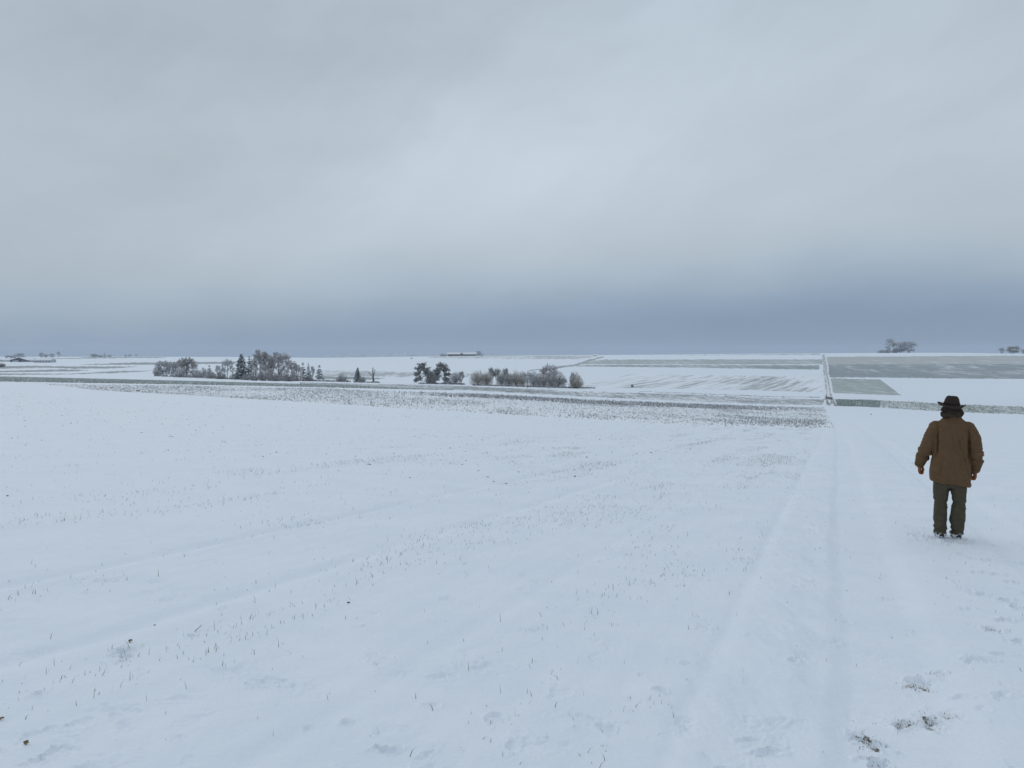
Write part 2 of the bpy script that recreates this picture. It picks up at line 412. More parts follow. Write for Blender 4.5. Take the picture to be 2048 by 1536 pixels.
def plain(name, c1, c2, rough=.8, scale=8, snow=0.0, snowtop=None, island=False, bumpd=0, bscale=40):
    """two-tone noise material; snow = share of frosted islands, snowtop = snow lying on upward faces"""
    m, t, b = mat(name); nb = NB(t)
    c = nb.mix(nb.ramp(nb.noise(scale, 4, .6), .3, .7), c1, c2)
    if island:
        g = nb.n('ShaderNodeNewGeometry')
        c = nb.mix(g.outputs['Random Per Island'], c1, c2)
        if snow > 0:
            r = nb.n('ShaderNodeMath', operation='FRACT'); nb.l(nb.math('MULTIPLY', g.outputs['Random Per Island'], 7.31), r.inputs[0])
            k = nb.ramp(r.outputs[0], 1 - snow - .12, 1 - snow + .12)
            c = nb.mix(k, c, (.84, .87, .91))
    if snowtop is not None:
        g2 = nb.n('ShaderNodeNewGeometry'); sp_ = nb.n('ShaderNodeSeparateXYZ'); nb.l(g2.outputs['True Normal'], sp_.inputs[0])
        k = nb.ramp(nb.math('ADD', sp_.outputs['Z'], nb.math('MULTIPLY', nb.math('SUBTRACT', nb.noise(scale * 2, 3), .5), .9)), snowtop - .15, snowtop + .15)
        c = nb.mix(k, c, (.78, .81, .86))
    t.links.new(c, b.inputs['Base Color'])
    b.inputs['Roughness'].default_value = rough
    if bumpd: t.links.new(nb.bump(nb.noise(bscale, 4, .6), bumpd), b.inputs['Normal'])
    return m
M['bark'] = plain('frosted_bark', (.07, .055, .048), (.15, .125, .11), snowtop=.35, scale=3)
M['darkbark'] = plain('dark_bark', (.035, .03, .03), (.08, .065, .058), snowtop=.5, scale=3)
M['twig_brown'] = plain('brown_frosted_twigs', (.10, .065, .055), (.30, .215, .19), island=True, snow=.47)
M['twig_grey'] = plain('grey_frosted_twigs', (.08, .078, .075), (.24, .23, .22), island=True, snow=.58)
M['twig_olive'] = plain('olive_frosted_twigs', (.11, .095, .06), (.29, .25, .18), island=True, snow=.40)
M['willow'] = plain('tan_willow_leaves', (.24, .19, .11), (.46, .37, .24), island=True, snow=.38)
M['ivy'] = plain('dark_leafy_growth', (.04, .04, .032), (.15, .13, .095), island=True, snow=.30)
M['needle'] = plain('snowy_dark_needles', (.012, .024, .026), (.04, .06, .058), island=True, snow=.26)
M['frosthaze'] = plain('far_frosted_hazed_branches', (.22, .235, .26), (.46, .49, .53), island=True, snow=.62)  # frosted twigs, with distance haze painted in as a paler, bluer colour
M['weed'] = plain('frosted_weeds', (.085, .095, .08), (.22, .225, .20), island=True, snow=.30)
M['weedred'] = plain('reddish_frosted_weeds', (.11, .105, .10), (.24, .225, .22), island=True, snow=.35)
M['leaf'] = plain('crop_leaves', (.09, .13, .08), (.27, .31, .22), island=True, snow=.5)
M['leafg'] = plain('green_crop_leaves', (.07, .14, .09), (.2, .29, .22), island=True, snow=.3)
M['blade'] = plain('wheat_blades', (.04, .07, .04), (.14, .19, .10), island=True, rough=.55)
M['straw'] = plain('dead_straw', (.10, .065, .03), (.30, .22, .12), island=True)
M['clod'] = plain('dark_clod', (.02, .018, .017), (.07, .06, .05), snowtop=.8, scale=30)
M['under'] = plain('brown_undergrowth', (.06, .045, .04), (.17, .135, .12), island=True, snow=.22)

# ------------------------------------------------------------------ object helpers
def tag(o, label=None, cat=None, group=None, kind=None):
    if label: o['label'] = label
    if cat: o['category'] = cat
    if group: o['group'] = group
    if kind: o['kind'] = kind
    return o
def mkmesh(name, v, f, m=None, smooth=False):
    me = bpy.data.meshes.new(name)
    v = np.asarray(v, dtype=np.float32)
    if isinstance(f, np.ndarray):
        n, k = f.shape
        me.vertices.add(len(v)); me.vertices.foreach_set('co', v.ravel())
        me.loops.add(n * k); me.loops.foreach_set('vertex_index', f.ravel().astype(np.int32))
        me.polygons.add(n); me.polygons.foreach_set('loop_start', np.arange(0, n * k, k, dtype=np.int32))
        me.polygons.foreach_set('loop_total', np.full(n, k, dtype=np.int32))
        me.update(calc_edges=True); me.validate()
    else:
        me.from_pydata([tuple(map(float, p)) for p in v], [], f); me.update()
    if smooth: me.polygons.foreach_set('use_smooth', np.ones(len(me.polygons), dtype=bool))
    if m: me.materials.append(m)
    return me
def obj(name, me, parent=None):
    o = bpy.data.objects.new(name, me); col.objects.link(o)
    if parent: o.parent = parent
    return o
def empty(name, loc=(0, 0, 0), rz=0):
    o = bpy.data.objects.new(name, None); col.objects.link(o); o.location = loc; o.rotation_euler = (0, 0, rz); o.empty_display_size = .3
    return o

# ------------------------------------------------------------------ ground regions (outlines of fields, seen from the viewpoint)
def inpoly(X, Y, P):
    P = np.array(P, float); r = np.zeros(X.shape, bool)
    j = len(P) - 1
    for i in range(len(P)):
        xi, yi = P[i]; xj, yj = P[j]
        with np.errstate(divide='ignore', invalid='ignore'):
            r ^= ((yi > Y) != (yj > Y)) & (X < (xj - xi) * (Y - yi) / (yj - yi + 1e-12) + xi)
        j = i
    return r
def strip(top, bot): return list(top) + list(bot)[::-1]
def ribbon(pts, w):
    return [(x - w, y) for x, y in pts] + [(x + w, y) for x, y in pts][::-1]
FT = [(1646.5, 704), (1648, 718), (1651, 745), (1655, 774), (1657, 787), (1659, 797), (1664, 812)]
REG = [
    ('pale', [strip([(640, 739.5), (830, 745), (1060, 749)], [(640, 751.5), (830, 754.5), (1060, 753)])]),
    ('pale', [[(880, 711.6), (1195, 711.2), (1190, 714), (1150, 718.2), (1000, 717.5), (850, 716)]]),
    ('melt', [[(155, 729.5), (200, 727.5), (250, 725.5), (350, 724), (460, 723.6), (600, 722.5), (480, 727), (390, 728.3), (320, 729), (230, 729.8)],
              [(-90, 733), (70, 731.8), (150, 733), (280, 733.2), (230, 736.5), (150, 737.5), (90, 735.4), (0, 737.5), (-90, 739)],
              [(-90, 743), (0, 741.8), (130, 738.8), (180, 740.5), (150, 742.3), (0, 744.6), (-90, 746)],
              [(-90, 748), (0, 747), (140, 747.4), (230, 742), (310, 741), (270, 744), (200, 747), (100, 749.2), (-90, 750.5)],
              [(640, 752.2), (720, 754), (775, 757), (740, 759), (640, 758)], [(0, 717.8), (160, 715.8), (165, 714.6), (330, 714.4), (330, 715.4), (160, 717.2), (0, 719)],
              [(980, 722), (1280, 709.9), (1640, 707.8), (1640, 709.0), (1290, 711.2), (1200, 711.6)][2:5],
              [(1052, 741), (1095, 736.4), (1150, 729), (1180, 718.5), (1207, 712.2), (1209, 713.8), (1190, 720), (1160, 729), (1110, 738), (1052, 741.6)]]),
    ('bandA', [[(1152, 728), (1205, 719.2), (1645, 718.8), (1645, 728.6), (1400, 728.9), (1152, 728.2)]]),
    ('bandB', [[(1090, 733), (1150, 730), (1400, 730.2), (1639, 730.4), (1639, 739.2), (1550, 738), (1350, 735), (1150, 732.8)]]),
    ('stripe', [[(1190, 764), (1265, 748), (1640, 754), (1649, 785), (1450, 779), (1150, 774)]]),
    ('stub', [strip([(600, 765.5), (800, 769), (920, 772), (1150, 782.5), (1350, 788), (1550, 796), (1649, 799.5)], [(600, 768.5), (800, 774), (1000, 784), (1150, 792), (1350, 802), (1550, 809), (1645, 810)])]),
    ('melt', [strip([(1280, 782.2), (1400, 787), (1550, 793), (1640, 794)], [(1280, 783), (1400, 787.9), (1550, 794.1), (1640, 795)])]),
    ('paleright', [[(1653, 713.6), (2200, 710.5), (2200, 729), (1656, 729)]]),
    ('greyright', [[(1656, 729), (2200, 727.5), (2200, 758.5), (1900, 756.8), (1764, 755), (1659, 755)]]),
    ('green', [[(1661, 756.6), (1760, 759), (1803, 790.6), (1720, 788), (1667, 786)]]),
    ('crop', [strip([(-300, 748), (0, 754), (400, 763.6), (660, 770.5), (800, 775.5), (907, 780)], [(-300, 757), (0, 763), (400, 769.5), (660, 775), (800, 778.2), (907, 780.4)])]),
    ('crop', [[(1671, 799), (1735, 800), (1900, 808), (2200, 820), (2200, 833), (1900, 824), (1730, 813.5), (1674, 812)]]),
    ('weedg', [strip([(90, 768), (400, 772), (660, 777.5), (1000, 791), (1150, 799), (1350, 807), (1550, 814), (1650, 815)], [(90, 769), (200, 781), (400, 792), (700, 810), (1000, 829), (1400, 852), (1668, 856)])]),
    ('track', [[(x - 3 - (y - 704) * .045, y) for x, y in FT] + [(x + 3 + (y - 704) * .045, y) for x, y in FT][::-1]]),
]
REGNAME = {'pale': ('thin_stubble_field', 'pale stubble field showing through thin snow across the valley'),
           'melt': ('meltwater_streaks', 'grey streaks of bare crop between white snow'),
           'bandA': ('upper_crop_field', 'pale green winter crop strip below the skyline, upper of two'),
           'bandB': ('lower_crop_field', 'darker green winter crop strip below the pale one'),
           'stripe': ('striped_crop_field', 'snowy slope with faint diagonal green crop rows'),
           'stub': ('stubble_field', 'grey stubble strip below the row of willows'),
           'paleright': ('grey_stubble_field', 'pale grey field right of the hill track below the skyline'),
           'greyright': ('grey_crop_field', 'blue grey crop field right of the hill track'),
           'green': ('green_crop_field', 'green field with slanting right edge beside the hill track'),
           'crop': ('leaf_crop_field', 'narrow leafy crop strips poking through snow'),
           'weedg': ('weed_field', 'snow sheet under the speckled weed field'),
           'track': ('farm_track', 'snow covered farm track climbing the far hill'),
           'rut': ('track_ruts', 'two grey wheel ruts on the farm track'),
           'mud': ('muddy_ruts', 'brown muddy wheel ruts where tracks cross'),
           'snow': ('snow_field', 'smooth white snow with ruts and footprints in the foreground')}
def region_of(X, Y):
    rid = np.zeros(X.shape, int)
    for k, (nm, polys) in enumerate(REG):
        for P in polys:
            rid[inpoly(X, Y, P)] = k + 1
    return rid

# ------------------------------------------------------------------ ground mesh
us = np.concatenate([-np.linspace(1.1, .80, 24)[:-1], np.linspace(-.80, .80, 1180), np.linspace(.80, 1.1, 24)[1:]])
g1 = np.linspace(0, .03, 150)[:-1]; g2 = np.linspace(.03, .1, 150)[:-1]; g3 = np.linspace(.1, .62, 430)[:-1]; g4 = np.geomspace(.62, 9, 30)
G = np.concatenate([g1, g2, g3, g4])
tKu = np.interp(us, UG, tK)
D = np.zeros((len(us), len(G) + 14))
for i, u in enumerate(us):
    fi = (u + 1.1) / 2.2 * (len(UG) - 1); a = fi - int(fi); i0 = min(int(fi), len(UG) - 2); a = fi - i0
    row = TT[i0] * (1 - a) + TT[i0 + 1] * a
    kk = int(np.argmin(row[: int(np.searchsorted(LD, math.log(np.interp(u, UG, dK) * 1.05)))])) + 1
    t = row[kk - 1] + G
    D[i, 14:] = np.exp(np.interp(-t, -row[:kk], LD[:kk]))
    D[i, :14] = np.exp(np.linspace(math.log(2600), math.log(D[i, 14]), 15))[:-1]
# jitter a little so rows do not alias
XX = us[:, None] * D; YY = D
xf, yf = XX.ravel(), YY.ravel()
zf = zbase(xf, yf)
near = yf < 115
hh = np.zeros_like(xf)
hh[near] = relief(xf[near], yf[near])
hn = hh[near]; hh[near] = dent_apply(xf[near], yf[near], hn)
zf = zf + hh
# bare soil attribute
bare = np.zeros_like(xf)
BARE = [(1797, 1443, .055, .03), (1815, 1440, .07, .025), (1858, 1430, .07, .03), (1893, 1430, .035, .02), (1862, 1449, .04, .02), (1830, 1365, .07, .02), (1848, 1370, .03, .02), (1870, 1345, .05, .018),
        (1975, 1266, .04, .05), (1995, 1268, .05, .02), (1728, 1468, .06, .04), (1742, 1485, .05, .04), (1765, 1528, .05, .03), (1900, 1079, .2, .1)]
for X, Y, a, b in BARE:
    x0, y0 = zsimple(X, Y)
    q = np.sqrt(((xf - x0) / a) ** 2 + ((yf - y0) / (b * 2.2)) ** 2)
    amp = .60 if (X, Y) != (1900, 1079) else .30
    bare = np.maximum(bare, amp * (1 - sstep(.2, 1.3, q)))
nu, ng = D.shape
idx = np.arange(nu * ng).reshape(nu, ng)
quads = np.stack([idx[:-1, :-1], idx[:-1, 1:], idx[1:, 1:], idx[1:, :-1]], -1).reshape(-1, 4)
# orientation: normal up
cx = xf[quads].mean(1); cy = yf[quads].mean(1); cz = zf[quads].mean(1)
Xc, Yc = pix(cx / cy, -cz / cy)
rid0 = region_of(Xc, Yc)
rid = region_of(Xc + 2.0 * (vnoise(Xc / 7, Yc / 2.0, 5) - .5), Yc + 1.1 * (vnoise(Xc / 6.0, Yc / 1.5, 6) - .5))
ktr = [k for k, (nm, _) in enumerate(REG) if nm == 'track'][0] + 1
rid[rid == ktr] = 0; rid[rid0 == ktr] = ktr
behind = (np.arange(len(quads)) % (ng - 1)) < 14
rid[behind | (cy < 50)] = 0
P3 = np.stack([xf, yf, zf], 1)
for r in range(len(REG) + 1):
    q = quads[rid == r]
    if not len(q): continue
    key = 'snow' if r == 0 else REG[r - 1][0]
    uq, inv = np.unique(q, return_inverse=True)
    q2 = inv.reshape(q.shape)
    me = mkmesh(REGNAME[key][0], P3[uq], q2, M[key], True)
    if r == 0:
        at = me.attributes.new('bare', 'FLOAT', 'POINT'); at.data.foreach_set('value', bare[uq].astype(np.float32))
    o = obj(REGNAME[key][0], me)
    tag(o, REGNAME[key][1], kind='structure')
    o['category'] = 'field' if 'track' not in key and key not in ('rut', 'mud') else 'track'
# ground to the sides and behind the viewer
az0 = math.atan(1.1)
az = np.linspace(az0 - .002, 2 * math.pi - az0 + .002, 120)
rr = np.geomspace(.12, 1500, 100)
ax = np.sin(az)[:, None] * rr; ay = np.cos(az)[:, None] * rr
azv = zbase(ax, ay) - .004
ii = np.arange(ax.size).reshape(ax.shape)
q = np.stack([ii[:-1, :-1], ii[1:, :-1], ii[1:, 1:], ii[:-1, 1:]], -1).reshape(-1, 4)[:, ::-1]
o = obj('snow_ground', mkmesh('snow_ground', np.stack([ax.ravel(), ay.ravel(), azv.ravel()], 1), q, M['snow'], True))
tag(o, 'open snow beside and behind the viewpoint', kind='structure'); o['category'] = 'field'
def lay(V, Fc, pts, w0, w1, lift=.07, steps=60):
    """flat ribbon lying on the ground through photo-bearing points"""
    G_ = [gpt(a, b) for a, b in pts]; L_ = []
    for i in range(len(G_) - 1):
        for k in range(steps): L_.append(G_[i].lerp(G_[i + 1], k / steps))
    L_.append(G_[-1]); n_ = len(L_); b0 = len(V)
    X_ = np.array([p.x for p in L_]); Y_ = np.array([p.y for p in L_])
    dx, dy = np.gradient(X_), np.gradient(Y_); ln = np.hypot(dx, dy); nx, ny = -dy / ln, dx / ln
    w = np.linspace(w0, w1, n_) * (.75 + .5 * vnoise(np.arange(n_) * .35, np.zeros(n_) + pts[0][0], 4)) / 2
    wob = (vnoise(np.arange(n_) * .12, np.zeros(n_) + 3, 9) - .5) * .5
    for sgn in (-1, 0, 1):
        px_, py_ = X_ + nx * (w * sgn + wob), Y_ + ny * (w * sgn + wob); pz_ = zfull(px_, py_) + lift
        V += [tuple(v) for v in np.stack([px_, py_, pz_], 1)]
    for i in range(n_ - 1):
        for r_ in (0, 1): a = b0 + r_ * n_ + i; Fc.append((a, a + n_, a + n_ + 1, a + 1))
V, Fc = [], []
lay(V, Fc, [(x - .9 - (y - 704) * .030, y) for x, y in [(1646.5, 709)] + FT[1:5]], 1.3, .55)
lay(V, Fc, [(x + .9 + (y - 704) * .030, y) for x, y in [(1646.5, 709)] + FT[1:5]], 1.3, .55)
o = obj('track_ruts', mkmesh('track_ruts', V, Fc, M['rut'], True)); tag(o, REGNAME['rut'][1], kind='structure'); o['category'] = 'track'
V, Fc = [], []
for p_, w_ in (([(1652, 788), (1651.5, 797), (1654, 802), (1659, 811)], .5), ([(1659.5, 787), (1663, 797), (1667, 804), (1671, 812)], .7), ([(1651, 798), (1665, 799.5)], 7.0), ([(1653.5, 800), (1655, 810)], .4), ([(1661, 800), (1663, 808)], .4)):
    lay(V, Fc, p_, w_, w_, .08)
o = obj('muddy_ruts', mkmesh('muddy_ruts', V, Fc, M['mud'], True)); tag(o, REGNAME['mud'][1], kind='structure'); o['category'] = 'track'


# ------------------------------------------------------------------ scattered growth
def tufts(name, P, m, size, nb=5, width=.25, spread=.6, seed=1, label='', cat='weeds', flat=0.0):
    """P: n x 3 base points; every tuft = nb tapering blades"""
    r = np.random.default_rng(seed)
    n = len(P)
    P = np.repeat(P, nb, 0); S = np.repeat(size, nb) * r.uniform(.6, 1.2, n * nb)
    a = r.uniform(0, 2 * math.pi, n * nb); l = r.uniform(.1, spread, n * nb) + flat
    dx, dy = np.cos(a), np.sin(a)
    tip = P + np.stack([dx * l * S, dy * l * S, S * np.sqrt(np.clip(1 - np.clip(l, 0, .95) ** 2, .05, 1))], 1)
    a2 = r.uniform(0, math.pi, n * nb)
    w = S * width * .5
    b1 = P + np.stack([np.cos(a2) * w, np.sin(a2) * w, -.02 + 0 * w], 1); b2 = P - np.stack([np.cos(a2) * w, np.sin(a2) * w, .02 + 0 * w], 1)
    V = np.stack([b1, b2, tip], 1).reshape(-1, 3)
    Fc = np.arange(len(V)).reshape(-1, 3)
    o = obj(name, mkmesh(name, V, Fc, m))
    tag(o, label, cat, kind='stuff')
    return o
def sample(polys, n, dmin, dmax, ulo=-.72, uhi=.72, seed=0):
    r = np.random.default_rng(seed)
    d = np.sqrt(r.uniform(dmin ** 2, dmax ** 2, n)); u = r.uniform(ulo, uhi, n)
    x = u * d; z = zbase(x, d)
    X, Y = pix(u, -z / d)
    k = np.zeros(n, bool)
    for P in polys: k |= inpoly(X, Y, P)
    x, d, X, Y = x[k], d[k], X[k], Y[k]
    return np.stack([x, d, zfull(x, d)], 1), X, Y
WF = [q for nm, ps in REG if nm == 'weedg' for q in ps]
P, X, Y = sample(WF, 260000, 55, 235, seed=11)
edge = np.interp(X, *LS)
r = np.random.default_rng(5)
dens = .28 + .75 * sstep(.42, .7, fbm(P[:, 0] * .12, P[:, 1] * .05, 4, 3))
dens *= .35 + .65 * sstep(60, 260, X)
dens *= 1 - .9 * sstep(1625, 1668, X + 26 * (vnoise(Y * .6, X * 0, 3) - .5))
k = r.random(len(P)) < dens
tufts('weeds', P[k], M['weed'], r.uniform(.05, .16, k.sum()), 5, .36, .95, 2, 'dark frosted weeds speckling the snow of the middle field', 'weeds')
k2 = (Y - edge < 8) & (X > 700) & (r.random(len(P)) < .38 * (1 - sstep(1450, 1640, X)) * .7 * sstep(700, 1000, X) * (.3 + sstep(.4, .6, fbm(P[:, 0] * .05, P[:, 1] * .05, 3, 8))))
tufts('tall_weeds', P[k2], M['weedred'], r.uniform(.2, .45, k2.sum()), 5, .26, .6, 3, 'taller reddish grey weeds along the far edge of the speckled field', 'weeds')
CR = [q for nm, ps in REG if nm == 'crop' for q in ps]
P, X, Y = sample([CR[0]], 150000, 95, 215, -.72, -.02, seed=12)
k = r.random(len(P)) < .95 * (1 - sstep(500, 910, X) * .55)
tufts('leafy_crop', P[k], M['leaf'], r.uniform(.12, .28, k.sum()), 4, .5, .9, 4, 'strip of green leafy crop dusted with snow along the left', 'crop')
P, X, Y = sample([CR[1]], 90000, 170, 300, .35, .75, seed=13)
k = (r.random(len(P)) < .85) & (X < 1760)
tufts('green_crop', P[k], M['leafg'], r.uniform(.15, .4, k.sum()), 4, .55, .9, 5, 'green crop patch between the muddy crossing and the walker', 'crop')
k = (r.random(len(P)) < .14) & (X > 1735)
tufts('snowy_crop', P[k], M['leaf'], r.uniform(.2, .5, k.sum()), 4, .6, .9, 6, 'snow laden crop strip running behind the walker', 'crop')
ST = [q for nm, ps in REG if nm == 'stub' for q in ps]
P, X, Y = sample(ST, 60000, 180, 330, -.3, .42, seed=14)
k = r.random(len(P)) < .7 * sstep(.4, .6, fbm(P[:, 0] * .1, P[:, 1] * .1, 3, 8))
tufts('stubble', P[k], M['weed'], r.uniform(.1, .25, k.sum()), 4, .3, .7, 7, 'grey stubble stalks below the willow row', 'stubble')

# wheat sprouts in the near field
r = np.random.default_rng(21)
n = 420000
d = np.sqrt(r.uniform(2.6 ** 2, 62 ** 2, n)); u = r.uniform(-.74, .74, n); x = u * d; c = cc(x, d) * .922; al = (x * RC + d) / 1.0846
row = np.round(c / .25) * .25 + r.normal(0, 1, n) * (.03 + .005 * d)
x = x + (row - c) / .922
c = row
dens = sstep(.42, .66, fbm(c * 1.0, al * .16, 4, 77)) * 38 + 4
dens *= .25 + 1.3 * sstep(.4, .7, vnoise(c * 2.2, al * .8, 78))
band = np.exp(-((c + 3.6) / .6) ** 2) + .9 * np.exp(-((c + 5.5) / .5) ** 2) + .9 * np.exp(-((c + 1.9) / .5) ** 2) + .7 * np.exp(-((c + 7.8) / .6) ** 2) + .5 * np.exp(-((c + 10.5) / .8) ** 2)
dens = dens * (.40 + 1.1 * np.clip(band, 0, 1))
dens *= np.where(c < -.75, 1, .05) * (1 - .8 * sstep(-8, -16, c)) * (1 - .8 * sstep(18, 48, d))
k = (r.random(n) < dens * (2.6 + .6 * sstep(6, 14, d)) / 157.)
x, d = x[k], d[k]
def blades(name, x, d, L_, W_, m, seed, label, cat, lean=.6, kind='stuff'):
    r = np.random.default_rng(seed); n = len(x)
    z = zfull(x, d) - .006
    a = r.uniform(0, 6.283, n); ln = np.abs(r.normal(0, lean, n)) + .08; ln = np.clip(ln, 0, 1.3)
    a2 = r.uniform(0, math.pi, n)
    B = np.stack([x, d, z], 1)
    wv_ = np.stack([np.cos(a2), np.sin(a2), 0 * a2], 1) * (W_ / 2)[:, None]
    dirh = np.stack([np.cos(a), np.sin(a), 0 * a], 1)
    up = np.array([0, 0, 1.])
    M1 = B + (dirh * (np.sin(ln * .6) * L_ * .55)[:, None]) + up * (np.cos(ln * .6) * L_ * .55)[:, None]
    T = M1 + (dirh * (np.sin(ln * 1.3) * L_ * .45)[:, None]) + up * (np.cos(ln * 1.3) * L_ * .45)[:, None]
    V = np.stack([B - wv_, B + wv_, M1 + wv_ * .8, M1 - wv_ * .8, T], 1).reshape(-1, 3)
    i = np.arange(n)[:, None] * 5
    tri = np.concatenate([i + [0, 1, 2], i + [0, 2, 3], i + [3, 2, 4]], 0)
    o = obj(name, mkmesh(name, V, tri, m)); tag(o, label, cat, kind=kind)
    return o
Lb = (r.uniform(.014, .05, len(x)) + .028 * (r.random(len(x)) < .15)) * (1 + .3 * sstep(8, 20, d))
blades('wheat_sprouts', x, d, Lb, r.uniform(.0019, .0032, len(x)) * (1 + d * .036), M['blade'], 3, 'thin green wheat sprouts poking through the snow in rows', 'sprouts')
nspr = len(x)
# dead stems on verge and round footprints
xs, ds = [], []
for X, Y, a, b in BARE:
    x0, y0 = zsimple(X, Y)
    for _ in range(34 if (X, Y) != (1900, 1079) else 60):
        xs.append(x0 + r.normal(0, a * .75)); ds.append(y0 + r.normal(0, b * 1.6))
xs, ds = np.array(xs), np.array(ds)
o = blades('dead_grass', xs, ds, r.uniform(.012, .032, len(xs)), r.uniform(.002, .0035, len(xs)), M['straw'], 8, 'brown dead grass and straw showing in the footprints', 'dead grass', lean=1.3)
n = 1700
c = r.uniform(-.9, 4.2, n) / .922; dd = 3 + 42 * r.random(n) ** 1.1; xx = c + RC * dd
k = np.abs(xx / dd) < .75
o = blades('verge_grass', xx[k], dd[k], r.uniform(.012, .05, k.sum()), r.uniform(.002, .0035, k.sum()) * (1 + dd[k] * .02), M['blade'], 9, 'sparse grass blades along the snowy track and verge', 'grass', lean=.9)
# small clods in the snow of the left half
n = 900
dd = 9 + 58 * r.random(n) ** .8; uu = r.uniform(-.72, .25, n); xx = uu * dd
ok = (cc(xx, dd) < -5) & (vnoise(xx * .15, dd * .1, 4) > .32)
xx, dd = xx[ok], dd[ok]
V, Fc = [], []
zz_ = zfull(xx, dd)
for x0, y0, z0 in zip(xx, dd, zz_):
    s = r.uniform(.010, .026) * (1 + y0 * .012); b0 = len(V); ang = r.uniform(0, 3)
    for (px, py, pz) in ((1, 0, 0), (.3, .8, 0), (-.6, .6, 0), (-1, -.1, 0), (-.3, -.8, 0), (.6, -.6, 0), (.1, .1, .9), (-.3, 0, .75)):
        jx = 1 + r.uniform(-.25, .25)
        V.append((x0 + (px * math.cos(ang) - py * math.sin(ang)) * s * 1.6 * jx, y0 + (px * math.sin(ang) + py * math.cos(ang)) * s * jx, z0 - .004 + pz * s * .8))
    Fc += [(b0 + 0, b0 + 1, b0 + 6), (b0 + 1, b0 + 2, b0 + 6), (b0 + 2, b0 + 7, b0 + 6), (b0 + 2, b0 + 3, b0 + 7), (b0 + 3, b0 + 4, b0 + 7), (b0 + 4, b0 + 6, b0 + 7), (b0 + 4, b0 + 5, b0 + 6), (b0 + 5, b0 + 0, b0 + 6)]
o = obj('clods', mkmesh('clods', V, Fc, M['clod'])); tag(o, 'small dark soil clods dotting the snow on the left', 'clods', kind='stuff')

# ------------------------------------------------------------------ tubes
def tube(V, Fc, pts, rad, k=6, cap=True):
    pts = [Vector(p) for p in pts]; b0 = len(V)
    for i, p in enumerate(pts):
        d = (pts[min(i + 1, len(pts) - 1)] - pts[max(i - 1, 0)]).normalized()
        a = d.cross(Vector((.31, .95, .13))).normalized() if abs(d.dot(Vector((.3, .95, .1)))) < .95 else d.cross(Vector((1, 0, 0))).normalized()
        b = d.cross(a)
        for j in range(k):
            w = 2 * math.pi * j / k
            V.append(tuple(p + (a * math.cos(w) + b * math.sin(w)) * rad[i]))
    for i in range(len(pts) - 1):
        for j in range(k):
            Fc.append((b0 + i * k + j, b0 + i * k + (j + 1) % k, b0 + (i + 1) * k + (j + 1) % k, b0 + (i + 1) * k + j))
    if cap:
        Fc.append(tuple(b0 + j for j in range(k))[::-1]); Fc.append(tuple(b0 + (len(pts) - 1) * k + j for j in range(k)))
def spike(V, Fc, p, q, w):
    d = (q - p).normalized(); a = d.orthogonal().normalized(); b = d.cross(a); b0 = len(V)
    for j in range(3):
        an = 2.0944 * j; V.append(tuple(p + (a * math.cos(an) + b * math.sin(an)) * w))
    V.append(tuple(q)); Fc += [(b0, b0 + 1, b0 + 3), (b0 + 1, b0 + 2, b0 + 3), (b0 + 2, b0, b0 + 3)]
def bez(a, b, bend, n=5):
    m = (a + b) / 2 + bend
    return [(a * (1 - t) ** 2 + m * 2 * t * (1 - t) + b * t * t) for t in [i / (n - 1) for i in range(n)]]

